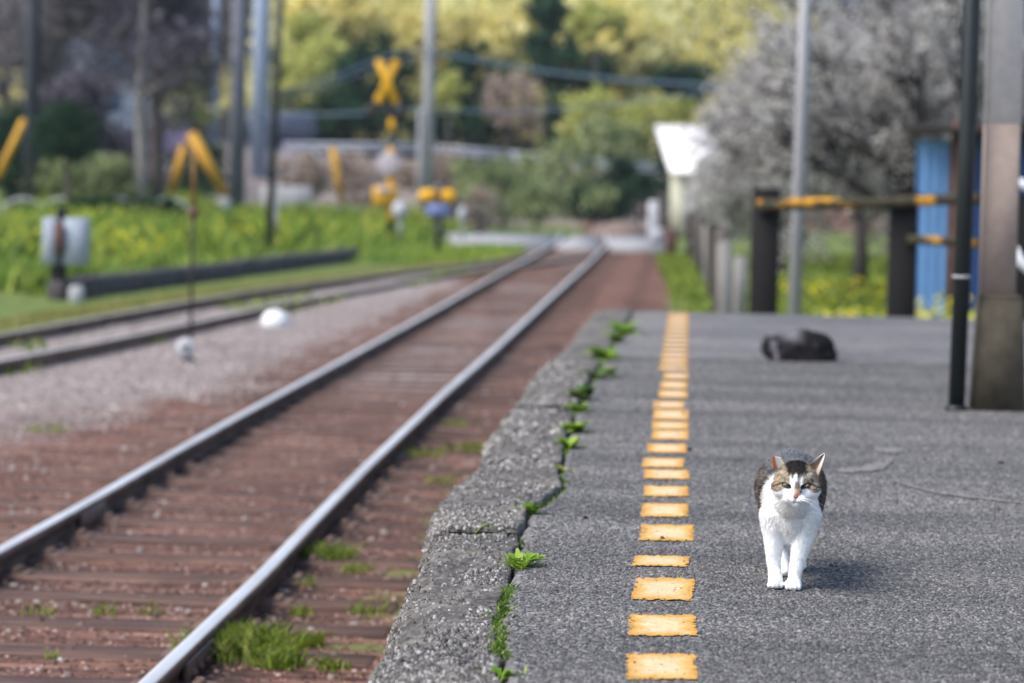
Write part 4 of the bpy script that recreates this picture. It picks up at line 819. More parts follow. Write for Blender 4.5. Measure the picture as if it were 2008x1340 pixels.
# dark woodland floor behind everything
C = []
for k in range(300):
    Y = random.uniform(150, 230); px = random.uniform(-150, 2150); py = random.uniform(-80, 330); c = atY(px, py, Y); g0 = gl(c); C.append((c[0], c[1], min(max(c[2], g0+1), g0+16)))
C = np.array(C); C = (C[:, None, :]+RNG.normal(size=(len(C), 120, 3))*np.array([1.5, 1, 1.6])).reshape(-1, 3); V, F = leaves(C, .35, .25)
tag(bulk('far_woodland', V, F, leafmat('far_wood', [(.05, .06, .08), (.08, .09, .12), (.12, .12, .15), (.2, .19, .22)], .1)), 'dusky grey blue woodland at the back of the hillside', 'woodland', kind='stuff')
for a in [
    (735, 165, 72, 95, 112, 'evergreen', 'evergreen_tree', 'dark evergreen directly behind the yellow crossbuck', 70, 60, .14),
    (925, 165, 62, 85, 114, 'evergreen', 'evergreen_tree', 'dark evergreen just right of the pale utility pole', 60, 55, .14),
    (1075, 60, 48, 75, 118, 'evergreen', 'evergreen_tree', 'tall dark evergreen at the top centre of the photo', 60, 50, .14),
    (1120, 140, 70, 60, 116, 'evergreen', 'evergreen_tree', 'broad dark evergreen below the tall one at top centre', 60, 50, .14),
    (1090, 230, 24, 60, 112, 'evergreen', 'evergreen_tree', 'narrow dark evergreen standing right of the bare brown tree', 34, 50, .12),
    (1345, 165, 62, 38, 116, 'evergreen', 'evergreen_tree', 'low dark evergreen above the white roof', 44, 50, .14),
    (890, 245, 95, 34, 108, 'evergreen', 'evergreen_tree', 'wide low dark evergreen right of the pole above the guardrail', 60, 50, .13),
    (665, 235, 70, 45, 110, 'evergreen', 'evergreen_tree', 'low dark evergreen left of the crossing signal above the guardrail', 44, 50, .13),
    (1160, 250, 60, 75, 104, 'yellowleaf', 'broadleaf_tree', 'yellow green tree with a pointed top left of the white roof', 50, 46, .13),
    (1195, 290, 62, 62, 100, 'olive', 'broadleaf_tree', 'olive tree leaning toward the white roofed hut', 46, 46, .12),
    (1000, 210, 55, 70, 108, 'brownbrush', 'bare_tree', 'leafless brownish tree between two dark evergreens', 30, 60, .1),
    (610, 130, 55, 120, 120, 'yellowleaf', 'broadleaf_tree', 'yellow green tree right of the slim black pole', 60, 46, .15),
    (660, 40, 90, 60, 124, 'bamboo', 'bamboo_clump', 'pale bamboo plume at the top, left of the pale utility pole', 60, 50, .2),
    (880, 60, 80, 60, 124, 'bamboo', 'bamboo_clump', 'pale bamboo plume at the top, right of the pale utility pole', 56, 50, .2),
    (1000, 90, 50, 80, 122, 'bamboo', 'bamboo_clump', 'pale bamboo plume between the two dark evergreens at the top', 46, 50, .2),
    (1235, 90, 85, 75, 122, 'bamboo', 'bamboo_clump', 'broad pale bamboo plume right of the broad dark evergreen', 60, 50, .2),
    (880, 180, 30, 40, 104, 'yellowleaf', 'broadleaf_tree', 'small yellow green tree touching the right side of the pale utility pole', 22, 46, .12),
    (1170, 45, 55, 40, 112, 'yellowleaf', 'broadleaf_tree', 'yellow green crown at the top right of the tall dark evergreen', 30, 46, .13),
    (1310, 215, 50, 28, 96, 'yellowleaf', 'broadleaf_tree', 'yellowish treetop peeking out directly above the white roof', 30, 40, .12),
    (380, 170, 45, 90, 100, 'yellowleaf', 'broadleaf_tree', 'thin yellow leaved tree between the tall trunks and the slate pole', 26, 28, .13),
    (520, 110, 22, 45, 104, 'yellowleaf', 'broadleaf_tree', 'small yellow tree just left of the slim black pole', 16, 30, .13),
    (985, 370, 60, 60, 86, 'olive', 'olive_shrub', 'pale olive shrub beyond the crossing, left of centre', 50, 46, .08),
    (1050, 395, 55, 45, 84, 'olive', 'olive_shrub', 'rounded olive shrub right over the vanishing rails', 44, 46, .08),
    (1120, 350, 50, 80, 90, 'olive', 'olive_shrub', 'tall olive shrub behind the rounded one', 46, 46, .09),
    (1175, 400, 55, 45, 88, 'evergreen', 'evergreen_shrub', 'dark evergreen shrub beside the soil mound', 44, 46, .09),
    (1215, 355, 45, 55, 92, 'evergreen', 'evergreen_shrub', 'dark shrub below the olive tree near the hut', 44, 46, .09),
    (1180, 385, 30, 30, 84, 'olive', 'olive_shrub', 'small pale shrub hanging over the soil mound', 16, 40, .08),
    (940, 410, 30, 45, 80, 'brownbrush', 'brown_shrub', 'pale straw coloured shrub at the left end of the crossing', 20, 46, .07),
    (870, 345, 60, 50, 90, 'brownbrush', 'brown_shrub', 'dry brown shrub behind the yellow barrier machine', 40, 50, .08),
    (680, 355, 75, 50, 92, 'brownbrush', 'brown_shrub', 'dry brown shrub left of the crossing signal', 44, 50, .08),
    (805, 350, 40, 40, 92, 'brownbrush', 'brown_shrub', 'pale dry shrub between the crossing signal and the pale pole', 24, 50, .08),
    (790, 430, 90, 30, 74, 'yellowleaf', 'broadleaf_shrub', 'low bright bush behind the foot of the crossing signal', 30, 40, .08),
    (1300, 390, 28, 70, 88, 'evergreen', 'evergreen_shrub', 'dark narrow shrub against the left side of the hut', 26, 44, .08),
    (590, 350, 50, 45, 88, 'brownbrush', 'brown_shrub', 'beige shrub just right of the low whitish wall', 30, 50, .08),
    (740, 400, 50, 35, 78, 'brownbrush', 'brown_shrub', 'pale beige shrub directly behind the foot of the crossing signal', 24, 50, .07),
    (560, 200, 40, 90, 118, 'yellowleaf', 'broadleaf_tree', 'tall yellow green tree behind the slim black pole', 50, 46, .14),
    (640, 140, 60, 60, 117, 'yellowleaf', 'broadleaf_tree', 'bright yellow green crown left of the crossbuck', 46, 46, .14),
    (930, 350, 40, 45, 88, 'olive', 'olive_shrub', 'light olive shrub leftmost of those beyond the crossing', 30, 46, .08),
    (1060, 330, 45, 40, 92, 'olive', 'olive_shrub', 'light olive shrub just below the guardrail, above the rails', 30, 46, .08),
    (1240, 250, 40, 50, 106, 'yellowleaf', 'broadleaf_tree', 'yellow green tree touching the left corner of the white roof', 30, 46, .12),
    (1252, 385, 34, 48, 87, 'evergreen', 'evergreen_shrub', 'dark shrub standing between the soil mound and the hut', 30, 44, .08),
    (390, 330, 52, 60, 86, 'evergreen', 'evergreen_shrub', 'dark shrub framed by the two orange guards', 46, 46, .09),
    ]:
    tree(*a[:8], BG if a[4] > 93 else 'shrubs beyond the crossing', a[8], a[9], a[10], elong=1.9 if 'bamboo' in a[6] else 1)
# left garden: hedge mound, round bush, lilac shrubs
tree(132, 262, 58, 52, 66, 'evergreen', 'clipped_bush', 'dark rounded clipped bush on the grassy mound at left', 'garden shrubs', 110, 110, .05, shell=.2)
tree(170, 352, 105, 52, 70, 'olive', 'hedge_bush', 'wide green mounded hedge below the dark rounded bush', 'garden shrubs', 110, 110, .05, shell=.3)
tree(25, 300, 55, 90, 72, 'evergreen', 'evergreen_shrub', 'dark evergreen shrub behind the pole at the left edge', 'garden shrubs', 70, 60, .08)
tree(250, 300, 60, 26, 76, 'lilac', 'lilac_shrub', 'lilac flowering shrub left of the tall trunks', 'garden shrubs', 30, 50, .05)
tree(345, 282, 55, 22, 80, 'lilac', 'lilac_shrub', 'lilac flowering shrub right of the tall trunks', 'garden shrubs', 26, 50, .05)
tree(250, 405, 140, 20, 62, 'evergreen', 'leafy_bush', 'low dark leafy bush behind the white hoops', 'garden shrubs', 70, 60, .05)
def bare(px, py0, Y, h, r, depth, label, name='bare_tree', m='darktwig', bark='darkbark', d0=(0, 0, 1), ang=.55, twigs=6, tl=.1, up=.08, ln=None, group='bare trees at left', split=(2, 3)):
    b = atY(px, py0, Y); z0 = gl(b); root = empty(name, (b[0], b[1], z0)); tag(root, label, 'tree', group); g = G(); tips = []
    branch(g, (0, 0, -.1), d0, ln or h*.33, r, depth, tips, .22, split, ang, up); g.build('trunk', M[bark], root)
    T = np.array(tips); C = (T[:, None, :]+RNG.normal(size=(len(T), twigs, 3))*h*.05).reshape(-1, 3); V, F = leaves(C, tl, tl*.14 if 'twig' in m else tl*.8); bulk('crown', V, F, M[m], root); return root
bare(185, 330, 74, 4.6, .16, 6, 'spreading dark cherry tree with crooked limbs behind the round bush', ang=.7, twigs=12, tl=.16, up=.02, ln=1.0)
bare(100, 330, 88, 6, .15, 6, 'thin leafless tree rising behind the round bush at left', twigs=12, tl=.2, m='twig')
bare(20, 330, 92, 7, .18, 6, 'leafless tree at the extreme left behind the dark shrub', twigs=22, tl=.2)
bare(230, 330, 98, 7, .16, 6, 'grey leafless tree farther back, left of the tall trunks', twigs=12, tl=.22, m='twig')
bare(385, 330, 104, 5.5, .13, 5, 'pale leafless tree between the tall trunks and the slate pole', twigs=12, tl=.22, m='twig')
for (px, Y, r, m, lab) in ((276, 70, .13, 'graywood', 'tall pale barked trunk, left one of the pair'), (308, 70.5, .17, 'bark', 'tall brown barked trunk, right one of the pair')):
    b = atY(px, 360, Y); root = empty('tall_tree', (b[0], b[1], gl(b))); tag(root, lab+' at left', 'tree', 'tall trunks at left'); g = G()
    P = [(0, 0, -.1), (.02, 0, 1.5), (-.05, 0, 3), (.06, 0, 4.6), (.0, 0, 6.5)]; g.tube(P, [r*1.15, r, r*.95, r*.85, r*.7], 10); tips = []
    for k in range(7): branch(g, P[2+k % 3], (random.uniform(-1, 1), random.uniform(-1, 1), .6), .9, r*.35, 3, tips)
    g.build('trunk', M[m], root); T = np.array(tips); C = (T[:, None, :]+RNG.normal(size=(len(T), 16, 3))*.3).reshape(-1, 3); V, F = leaves(C, .16, .02); bulk('crown', V, F, M['darktwig'], root)
# blossom trees at right
def blossom(px, py, Y, dirs, ln, r, depth, label, nb, spread, m='blossom', z0=None, name='blossom_tree'):
    b = atY(px, py, Y); z0 = gl(b) if z0 is None else z0; root = empty(name, (b[0], b[1], z0)); tag(root, label, 'tree', 'white blossom trees at right'); g = G(); tips = []
    h0 = 1.0; g.tube([(0, 0, -.1), (.03, 0, .5), (0, 0, h0)], [r*1.3, r*1.1, r], 10)
    for d in dirs: branch(g, (0, 0, h0-.05), d, ln, r*.7, depth, tips, .2, (2, 3), .5, .03)
    g.build('trunk', M['darkbark'], root); T = np.array(tips); C = (T[:, None, :]+RNG.normal(size=(len(T), nb, 3))*spread).reshape(-1, 3); n_ = len(C); V, F = leaves(C, .026, .024); bulk('crown', V, F, M[m], root)
    C = (T[:, None, :]+RNG.normal(size=(len(T), nb//3, 3))*spread).reshape(-1, 3); V, F = leaves(C, .11, .006); bulk('twigs', V, F, M['twig'], root); return root
blossom(1905, 300, 37, [(-1, .1, .85), (-.9, -.1, 1.4), (-.4, .2, 1.5), (-.9, .3, .5), (.5, .2, 1), (-.8, 0, .2)], 1.12, .13, 5, 'large white blossoming tree spreading left over the timber fence from the right', 12, .075)
blossom(1690, 300, 41, [(-.7, .1, 1), (.2, .1, 1.2), (.8, -.1, .9), (-.8, .2, .8), (.3, 0, 1.6)], .8, .09, 5, 'white blossoming tree in the middle, behind the grey steel pole', 11, .085)
blossom(1535, 300, 50, [(-.6, 0, .8), (-.3, .1, 1.2), (.5, -.1, 1), (-.5, .1, .5), (.2, 0, 1.2)], .46, .07, 6, 'pale dense blossoming tree farthest left, in front of the white roofed hut', 18, .13, 'whiteblossom')
C = []
for k in range(90):
    px = random.uniform(1450, 2060); py = random.uniform(430, 350) if k % 3 else random.uniform(-60, 330); c = atY(px, py, random.uniform(52, 62)); C.append(c)
C = np.array(C); C[:, 2] = np.maximum(C[:, 2], -.5); C = (C[:, None, :]+RNG.normal(size=(len(C), 90, 3))*.45).reshape(-1, 3); V, F = leaves(C, .09, .05)
tag(bulk('thicket', V, F, leafmat('thicket_leaves', [(.08, .07, .06), (.13, .12, .1), (.2, .19, .16), (.3, .3, .22)], .2)), 'dull brown grey thicket behind the blossoming trees', 'thicket', kind='stuff')
# ------------------------------------------------------------------ cats
def remesh(parts, vox, smooth=6):
    g = G()
    for p in parts:
        if p[0] == 'e': g.ell(p[1], p[2], 20, 14, rot=p[3] if len(p) > 3 else None)
        else:
            P = np.array(p[1], float); R = np.array(p[2], float)
            t_ = np.linspace(0, len(P)-1, (len(P)-1)*5+1); Q = np.stack([np.interp(t_, range(len(P)), P[:, k]) for k in range(3)], 1); q = np.interp(t_, range(len(P)), R)
            if len(p) > 3: Q = Q
            g.tube(Q, q, 14); g.ell(Q[0], (q[0],)*3, 14, 10); g.ell(Q[-1], (q[-1],)*3, 14, 10)
    o = g.build('tmp', None); md = o.modifiers.new('r', 'REMESH'); md.mode = 'VOXEL'; md.voxel_size = vox; md.adaptivity = 0
    ms = o.modifiers.new('s', 'SMOOTH'); ms.factor = .5; ms.iterations = smooth
    dg = bpy.context.evaluated_depsgraph_get(); me = bpy.data.meshes.new_from_object(o.evaluated_get(dg)); bpy.data.objects.remove(o); return me
def mesh_arr(me):
    V = np.zeros(len(me.vertices)*3); me.vertices.foreach_get('co', V); N = np.zeros(len(me.vertices)*3); me.vertices.foreach_get('normal', N); return V.reshape(-1, 3), N.reshape(-1, 3)
def fur_mat(name):
    t = NT(name); a = t.n('Attribute', attribute_name='col').outputs['Color']; return t.prin(a, .75, 0, None, .15)
M['fur'] = fur_mat('cat_fur')
def make_fur(me, n, colf, lenf, parent, width=.0009, flow=(0, .6, -.5), up=.5, jit=.25):
    V, N = mesh_arr(me); me.calc_loop_triangles(); T = np.zeros(len(me.loop_triangles)*3, np.int32); me.loop_triangles.foreach_get('vertices', T); T = T.reshape(-1, 3)
    A, B, C = V[T[:, 0]], V[T[:, 1]], V[T[:, 2]]; ar = np.linalg.norm(np.cross(B-A, C-A), axis=1); i = RNG.choice(len(T), n, p=ar/ar.sum()); u, v = RNG.uniform(0, 1, (2, n)); f = u+v > 1; u[f] = 1-u[f]; v[f] = 1-v[f]
    P = A[i]+(B-A)[i]*u[:, None]+(C-A)[i]*v[:, None]; Nn = N[T[i, 0]]; Fl = np.array(flow)[None] if not callable(flow) else flow(P)
    tg = Fl-(Fl*Nn).sum(1, keepdims=True)*Nn; tg /= np.linalg.norm(tg, axis=1, keepdims=True)+1e-6; D = Nn*up+tg+RNG.normal(size=(n, 3))*jit; D /= np.linalg.norm(D, axis=1, keepdims=True)
    L = lenf(P)*RNG.uniform(.6, 1.3, n); S = np.cross(D, RNG.normal(size=(n, 3))); S /= np.linalg.norm(S, axis=1, keepdims=True); W = width*.5
    P = P-Nn*.0008; Q = P+D*L[:, None]*.55+Nn*.0002; E = P+D*L[:, None]-Nn*L[:, None]*.12
    VV = np.stack((P-S*W, P+S*W, Q+S*W*.7, E, Q-S*W*.7), 1).reshape(-1, 3); c = colf(P+tg*0, True); c = c*(1+(RNG.uniform(.72, 1.12, (n, 1))-1)*np.where(c.min(1, keepdims=True) > .6, .25, 1.1)); cc = np.repeat(c, 5, axis=0)
    return bulk('fur', VV, np.arange(n*5).reshape(n, 5), M['fur'], parent, col=np.clip(cc, 0, 1))
ss = lambda a, b, v: (lambda q: q*q*(3-2*q))(np.clip((v-a)/(b-a), 0, 1))
def lerp(a, b, f): return a*(1-f[:, None])+np.array(b)[None]*f[:, None]
# --- walking cat; local frame: x right, y away from the viewer, z up, origin under the near front paw
def Rm(rx=0, ry=0, rz=0): return (Matrix.Rotation(rz, 3, 'Z') @ Matrix.Rotation(ry, 3, 'Y') @ Matrix.Rotation(rx, 3, 'X'))
HX = 0.0
body = [
 ('e', (-.008, .035, .155), (.045, .055, .058)), ('e', (-.011, .018, .172), (.043, .040, .055)), ('e', (-.010, .030, .125), (.034, .030, .035)), ('e', (-.009, -.022, .200), (.038, .042, .045)),
 ('e', (-.044, .035, .165), (.019, .045, .050)), ('e', (.030, .035, .162), (.019, .045, .050)),
 ('e', (-.010, .13, .188), (.070, .12, .074)), ('e', (-.010, .24, .193), (.0755, .11, .077)), ('e', (-.013, .31, .190), (.058, .085, .078)), ('e', (-.008, .18, .155), (.064, .13, .055)),
 # forelegs: viewer left (swinging), viewer right (planted)
 ('t', [(-.043, .020, .155), (-.043, .022, .105), (-.043, .022, .062), (-.040, .020, .036), (-.038, .008, .026)], [.032, .0225, .0158, .0138, .0150]),
 ('e', (-.038, -.002, .0205), (.0160, .022, .0140), Rm(.75)),
 ('t', [(.024, .020, .155), (.017, .016, .105), (.008, .012, .060), (.003, .008, .028), (.001, .004, .016)], [.033, .0235, .0162, .0138, .0150]),
 ('e', (.000, -.006, .0125), (.0185, .024, .0125)),
 # hind legs
 ('t', [(-.036, .30, .16), (-.034, .24, .105), (-.03, .285, .06), (-.018, .235, .014)], [.038, .026, .016, .013]), ('e', (-.018, .215, .012), (.016, .026, .012)),
 ('t', [(.020, .31, .16), (.022, .27, .10), (.022, .36, .062), (.015, .345, .014)], [.038, .026, .016, .013]), ('e', (.015, .325, .012), (.016, .026, .012)),
 # tail hanging behind
 ('t', [(-.008, .385, .20), (-.006, .43, .15), (-.004, .455, .10), (0, .49, .07)], [.018, .015, .014, .011]),
 # head
 ('e', (0, -.060, .236), (.0465, .042, .038)), ('e', (0, -.052, .244), (.040, .040, .034)), ('e', (-.0285, -.070, .222), (.0235, .026, .0215)), ('e', (.0285, -.070, .222), (.0235, .026, .0215)),
 ('e', (0, -.088, .224), (.0165, .024, .0175)), ('e', (0, -.1, .216), (.0105, .017, .012)), ('e', (-.0098, -.105, .204), (.0122, .0125, .0092)), ('e', (.0098, -.105, .204), (.0122, .0125, .0092)), ('e', (0, -.1, .194), (.0105, .012, .0078)),
 ('e', (-.02, -.085, .2425), (.0125, .012, .0085)), ('e', (.02, -.085, .2425), (.0125, .012, .0085)), ('e', (0, -.109, .211), (.0052, .006, .0042)),
 ('e', (-.013, -.076, .207), (.019, .022, .016)), ('e', (.013, -.076, .207), (.019, .022, .016)),
]
# toes
for cx_, cy_, cz_ in ((-.038, -.014, .0095), (.000, -.027, .0085)):
    for k in range(4): body.append(('e', (cx_+(k-1.5)*.0082, cy_+abs(k-1.5)*.003, cz_), (.0052, .0085, .0072)))
cm = remesh(body, .0024, 4)
CW = at(1555, 1156, 0); HEADC = np.array([0, -.07, .225])
def catcol(P, fur=False):
    x, y, z = P[:, 0]-.0, P[:, 1], P[:, 2]; n = len(P)
    nz = fbm(x*90+7, (y+z)*90, 3, 51); nz2 = lat(x*260, (z*2+y)*200, 52); ang = np.arctan2(np.abs(x+.009), z-.15)
    white = np.array([.90, .90, .90]); c = np.repeat(white[None], n, 0)
    # body tabby saddle: grey brown with dark broken stripes
    strp = np.sin(y*150+x*20+nz*5); tab = lerp(np.repeat(np.array([[.14, .13, .125]]), n, 0), (.3, .255, .21), ss(.35, .9, nz2)); tab = lerp(tab, (.028, .026, .028), ss(.1, .7, strp)*.85)
    tab = lerp(tab, (.24, .26, .31), ss(.225, .262, z)*.6)  # sky reflection along the back, painted into the coat as bluish grey
    fr_ = .03*ss(-.005, -.03, x)*ss(.245, .232, z); fl = ss(.028, .05, y-fr_+(nz-.5)*.02)*ss(.105, .13, z+(nz-.5)*.02); c = lerp(c, (0, 0, 0), fl*0)+0; c = c*(1-fl[:, None])+tab*fl[:, None]
    tailm = ss(.36, .4, y); c = c*(1-tailm[:, None])+tab*tailm[:, None]
    c = lerp(c, (.8, .8, .8), ss(.05, .03, z)*ss(.3, .25, y))
    nk = ss(.03, .01, np.abs(y-.0))*ss(.235, .25, z); c = c*(1-nk[:, None])+tab*nk[:, None]
    hd = (y < -.012) & (z > .19); hx = x; ax = np.abs(hx)
    # head: tabby cap with a white blaze, white muzzle
    line = .2262+ax*-.13+.0055*np.sin(ax*120)                       # lower border of the tabby mask
    cap = ss(-.002, .003, z-line)*ss(.010, .0165, ax+ss(.248, .262, z)*.03+(nz-.5)*.004)
    br = lerp(np.repeat(np.array([[.20, .15, .10]]), n, 0), (.40, .33, .25), ss(.25, .75, nz2)); br = lerp(br, (.06, .045, .035), ss(.62, .8, nz)*.7)
    ch = np.where(hd, 1., 0.)*cap; c = c*(1-ch[:, None])+br*ch[:, None]
    blk = np.where(hd, 1., 0.)*ss(.026, .017, ax+(nz-.5)*.012)*ss(.2505, .2585, z+(lat(x*650, z*60, 9)-.5)*.012); c = lerp(c, (.007, .006, .006), blk*.98)
    fs = np.where(hd, 1., 0.)*ss(.55, .8, lat(x*420, z*25, 19))*ss(.242, .248, z)*ss(.02, .015, ax); c = lerp(c, (.02, .018, .018), fs*.9)
    # dark streaks and the grey tan nose bridge
    st = np.where(hd, 1., 0.)*ss(.003, .0015, np.abs(hx-.0065-(z-.245)*.25))*ss(.236, .24, z)*ss(.256, .252, z); c = lerp(c, (.05, .045, .045), st*.8)
    nb = np.where(hd, 1., 0.)*ss(.008, .004, np.abs(hx-.0026)+(nz-.5)*.003)*ss(.2105, .2135, z)*ss(.243, .236, z); nbc = lerp(np.repeat(np.array([[.5, .33, .2]]), n, 0), (.16, .14, .11), ss(.222, .229, z)); c = c*(1-nb[:, None])+nbc*nb[:, None]
    # eye line running to the cheek, and warm patch beneath it
    el = np.where(hd, 1., 0.)*ss(.0026, .001, np.abs(z-(.2345-ss(.028, .05, ax)*.0075)))*ss(.026, .03, ax); c = lerp(c, (.035, .025, .02), el*.85)
    wp = np.where(hd, 1., 0.)*ss(.006, .002, np.sqrt((ax-.036)**2+((z-.2265)*1.6)**2)); c = lerp(c, (.5, .33, .2), wp*.6)
    tear = np.where(hd, 1., 0.)*ss(.002, .0008, np.abs(hx-.0115+(z-.224)*-.25))*ss(.214, .217, z)*ss(.231, .228, z); c = lerp(c, (.04, .03, .025), tear*.9)
    # eye sockets dark rim, nose, mouth
    for sx in (-.0195, .0195):
        d = np.sqrt(((hx-sx)/.0112)**2+((z-.2305-(abs(sx)*0+(np.abs(hx)-.0195)*.28))/.0062)**2); c = lerp(c, (.015, .013, .012), np.where(hd, 1., 0.)*ss(1.05, .85, d))
    ns = np.where(hd & (y < -.098), 1., 0.)*ss(.0062, .0048, ax+np.clip(.2095-z, 0, 1)*.75)*ss(.2055, .2065, z)*ss(.2138, .2128, z); c = lerp(c, (.42, .16, .13), ns)
    rim = np.where(hd & (y < -.098), 1., 0.)*ss(.0016, .0008, np.abs(z-.2065+ax*-.45))*ss(.006, .005, ax); c = lerp(c, (.06, .03, .03), rim*.8)
    mo = np.where(hd, 1., 0.)*np.maximum(ss(.0012, .0005, ax)*ss(.1995, .201, z)*ss(.207, .206, z), ss(.0014, .0006, np.abs(z-.1985-ax*.0))*ss(.011, .009, ax)); c = lerp(c, (.2, .13, .12), mo*.8)
    # soft shade painted on the chest middle; toe lines
    ch_ = ss(.03, .0, np.abs(x+.01))*ss(.1, .13, z)*ss(.19, .16, z)*np.where(y < .02, 1., 0.); c = lerp(c, (.66, .62, .58), ch_*.2)
    for cx_, cy_ in ((-.038, 0), (.000, 0)):
        for k in (-1, 0, 1): c = lerp(c, (.3, .26, .24), ss(.0012, .0005, np.abs(x-cx_-k*.0082))*ss(.016, .012, z)*ss(-.012, -.018, y)*.6)
    return c
V, N = mesh_arr(cm)
cat = empty('walking_cat', (CW[0], CW[1]-.004, 0), math.radians(-2.0)); tag(cat, 'white cat with grey tabby back and face patches walking toward the viewer', 'cat')
ca = cm.color_attributes.new('col', 'FLOAT_COLOR', 'POINT'); cc = np.ones((len(V), 4)); cc[:, :3] = np.clip(catcol(V), 0, 1); ca.data.foreach_set('color', cc.ravel())
for p_ in cm.polygons: p_.use_smooth = True
cm.materials.append(M['fur']); bo = bpy.data.objects.new('body', cm); COL.objects.link(bo); bo.parent = cat
def furlen(P):
    y, z = P[:, 1], P[:, 2]; hd = (y < -.02) & (z > .19); L = np.where(hd, .004+.004*ss(-.085, -.04, y), .012); L = np.where((y < .05) & ~hd, .007, L); L = np.where(z < .12, .0045, L); L = np.where(z < .03, .0022, L); return L
def flow(P):
    y, z = P[:, 1], P[:, 2]; hd = ((y < -.02) & (z > .19))[:, None]; r = P-np.array([0, -.115, .215]); r[:, 1] *= .7; return np.where(hd, r/(np.linalg.norm(r, axis=1, keepdims=True)+1e-6), np.array([[0, .55, -.5]]))
make_fur(cm, 120000, catcol, furlen, cat, .0009, flow, .6, .32)
bvh = BVHTree.FromPolygons([tuple(v) for v in V], [tuple(p_.vertices) for p_ in cm.polygons])
def surf(x, z):
    h = bvh.ray_cast(Vector((x, -.4, z)), Vector((0, 1, 0))); return h[0].y if h[0] is not None else -.1
# eyes
def colmat(name, c, rough=.3, spec=.5): t = NT(name); return t.prin(c+(1,), rough, 0, None, spec)
M['iris'] = colmat('iris', (.15, .145, .08), .3); M['pupil'] = colmat('pupil', (.005, .005, .005), .08); M['earpink'] = colmat('ear_pink', (.5, .17, .1), .7, .2)
for sx in (-1, 1):
    x = sx*.0195; z = .2305; y = surf(x, z); g = G(); R_ = Rm(0, -sx*.28, -sx*.25); g.ell((x, y+.0010, z), (.0085, .0036, .0036), 18, 10, rot=R_); e = g.build('eye', M['iris'], cat, True)
    g = G(); g.ell((x+sx*-.0005, y-.0018, z+.0003), (.0016, .0012, .003), 12, 8); g.build('pupil', M['pupil'], e, True)
    g = G(); P = [(x+sx*f*.0105, surf(x+sx*f*.0105, z+.0035)-.0012, z+.0036+sx*0+f*.0022-.0012*f*f) for f in (-1, -.5, 0, .5, 1)]; g.tube(P, [.0006, .0012, .0013, .0013, .0007], 6); g.build('eyelid', M['pupil'], e, True)
# nose leather
g = G(); y = surf(0, .2095); g.ell((0, y+.0008, .2098), (.0052, .003, .0033), 14, 8); g.build('nose', colmat('nose_leather', (.36, .13, .11), .5), cat, True)
# ears: curved shells
def ear(name, base_c, wbase, tip, width_dir, inner_dir, tcol, icol, cut=0):
    """shell from a base arc to the tip"""
    bc = np.array(base_c); tp = np.array(tip); wd_ = np.array(width_dir, float); wd_ /= np.linalg.norm(wd_); idr = np.array(inner_dir, float); idr /= np.linalg.norm(idr); nU, nV = 15, 12; Vf = []; cols = []
    for j in range(nV):
        f = j/(nV-1); wj = wbase*(1-f)**.75*(1-.0*f)+wbase*(.26*cut+.03)*f
        for i in range(nU):
            u = i/(nU-1)*2-1; p = bc+(tp-bc)*f+wd_*wj*u*.5 - idr*(.009*(1-f*.7))*(1-u*u) ; Vf.append(p); cols.append(u)
    Vf = np.array(Vf); idx_ = np.arange(nU*nV).reshape(nV, nU); F1 = np.stack((idx_[:-1, :-1], idx_[:-1, 1:], idx_[1:, 1:], idx_[1:, :-1]), -1).reshape(-1, 4)
    Vb = Vf-idr*.0016; u = np.array(cols); f = np.repeat(np.arange(nV)/(nV-1), nU); Ci = icol(u, f); Cb = tcol(u, f)
    F2 = F1[:, ::-1]+len(Vf); rim = []
    for j in range(nV-1): a = idx_[j, 0]; b = idx_[j+1, 0]; rim.append((a, b, b+len(Vf), a+len(Vf))); a = idx_[j, -1]; b = idx_[j+1, -1]; rim.append((b, a, a+len(Vf), b+len(Vf)))
    for i in range(nU-1): a = idx_[-1, i]; b = idx_[-1, i+1]; rim.append((a, b, b+len(Vf), a+len(Vf)))
    return bulk(name, np.concatenate((Vf, Vb)), np.concatenate((F1, F2, np.array(rim))), M['fur'], cat, True, col=np.concatenate((Ci, Cb)))
def bl(a, b, f): return np.array(a)[None]*(1-f[:, None])+np.array(b)[None]*f[:, None]
brown3 = (.22, .165, .11)
# viewer-left ear: blunt, opening sideways; rusty outer half, pale fur inside
ear('ear', (-.0315, -.052, .2590), .036, (-.0415, -.050, .2865), (1, .1, -.16), (-.25, -1, .15), lambda u, f: bl(brown3, (.1, .08, .06), f), lambda u, f: bl((.36, .13, .07), (.5, .46, .43), ss(-.62, -.35, u)) * (1-.55*ss(.62, .85, u))[:, None], cut=1.8)
# viewer-right ear: pointing out and back with a white edge
ear('ear', (.0345, -.050, .2560), .032, (.0585, -.040, .2945), (.75, .1, -.66), (.35, -.85, -.35), lambda u, f: bl(brown3, (.75, .75, .75), ss(.5, .9, f)), lambda u, f: np.where((u > .45)[:, None], bl((.45, .3, .2), (.8, .8, .8), f), bl((.24, .15, .09), (.62, .6, .58), ss(.0, -.75, u)*ss(.2, .6, f))), cut=0)
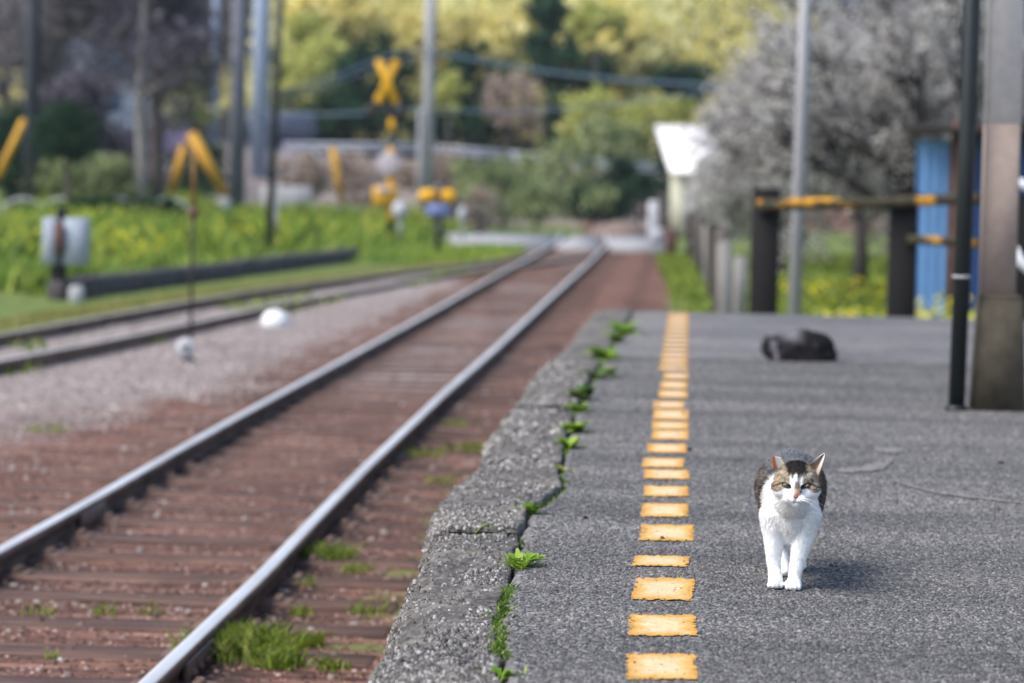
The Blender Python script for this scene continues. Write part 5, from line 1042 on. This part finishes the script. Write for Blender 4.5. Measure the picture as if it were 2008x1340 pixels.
# whiskers
k = 0
for sx in (-1, 1):
    for i in range(7):
        z0 = .2045+random.uniform(-.004, .004); x0 = sx*(.012+random.uniform(0, .006)); y0 = surf(x0, z0); L = random.uniform(.028, .05); dn = random.uniform(.25, .85); P = [np.array([x0, y0, z0])+np.array([sx*L*f, .012*f*f-.004*f, -dn*L*f*f-.1*L*f]) for f in np.linspace(0, 1, 7)]
        g = G(); g.tube(P, np.linspace(.0005, .00022, 7), 5); g.build('whisker', M['whitepaint'], cat)
for sx in (-1, 1):
    for i in range(3):
        x0 = sx*(.016+.004*i); z0 = .245; y0 = surf(x0, z0); P = [np.array([x0, y0, z0])+np.array([sx*.012*f, -.006*f, .02*f-.006*f*f]) for f in np.linspace(0, 1, 5)]; g = G(); g.tube(P, np.linspace(.0004, .0002, 5), 5); g.build('whisker', M['whitepaint'], cat)
# --- curled sleeping cat
sp = at(1562, 709, 0)
parts = [('e', (.03, .06, .055), (.125, .10, .062)), ('e', (.075, .03, .058), (.085, .085, .062)), ('e', (.01, .09, .068), (.10, .07, .062)), ('e', (-.06, .05, .05), (.075, .075, .055)), ('e', (.11, .01, .03), (.062, .05, .034)),
 ('t', [(.15, .03, .022), (.10, -.03, .018), (.0, -.05, .017), (-.08, -.04, .016)], [.022, .022, .019, .014]), ('e', (-.105, .0, .052), (.042, .042, .042)), ('e', (-.115, -.03, .04), (.026, .022, .022)), ('e', (-.05, -.02, .035), (.05, .04, .03)), ('e', (-.075, .09, .05), (.07, .05, .045)),
 ('e', (-.128, .005, .09), (.011, .006, .017)), ('e', (-.085, .005, .09), (.011, .006, .018)), ('e', (.035, .045, .085), (.06, .06, .042))]
sm = remesh(parts, .005, 5); V, N = mesh_arr(sm)
def sleepcol(P, fur=False):
    x, y, z = P[:, 0], P[:, 1], P[:, 2]; nz = fbm(x*40, (y+z)*40, 3, 77); c = lerp(np.repeat(np.array([[.014, .013, .016]]), len(P), 0), (.045, .04, .043), ss(.35, .7, nz))
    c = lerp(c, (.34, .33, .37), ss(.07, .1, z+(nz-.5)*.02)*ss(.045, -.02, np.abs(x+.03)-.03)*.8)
    c = lerp(c, (.36, .32, .36), ss(.018, .008, np.abs(x+.098+(z-.05)*.2))*ss(.0, -.02, y)*ss(.1, .07, z)*.8); c = lerp(c, (.4, .38, .4), ss(-.148, -.158, x)*.6)  # face stripe, then a rim light on the left end painted into the coat
    return c
sc_ = empty('sleeping_cat', (sp[0], sp[1]+.05, 0)); sc_.scale = (1.15,)*3; tag(sc_, 'dark grey cat curled up asleep on the platform, out of focus', 'cat')
ca = sm.color_attributes.new('col', 'FLOAT_COLOR', 'POINT'); cc = np.ones((len(V), 4)); cc[:, :3] = sleepcol(V); ca.data.foreach_set('color', cc.ravel())
for p_ in sm.polygons: p_.use_smooth = True
sm.materials.append(M['fur']); o = bpy.data.objects.new('body', sm); COL.objects.link(o); o.parent = sc_
make_fur(sm, 26000, sleepcol, lambda P: np.full(len(P), .011), sc_, .002, (.4, .5, -.3))

# ------------------------------------------------------------------ haze
g = G(); g.box((0, 320, 89), (840, 780, 182)); hz = g.build('haze', None); hz['kind'] = 'stuff'; hz['label'] = 'thin bluish spring haze over the valley'
t = NT('haze_volume'); pv = t.n('VolumePrincipled', {'Color': (.72, .82, .95), 'Density': .0003, 'Anisotropy': .2}); t.t.links.new(pv.outputs[0], t.out.inputs[1]); hz.data.materials.append(t.m)
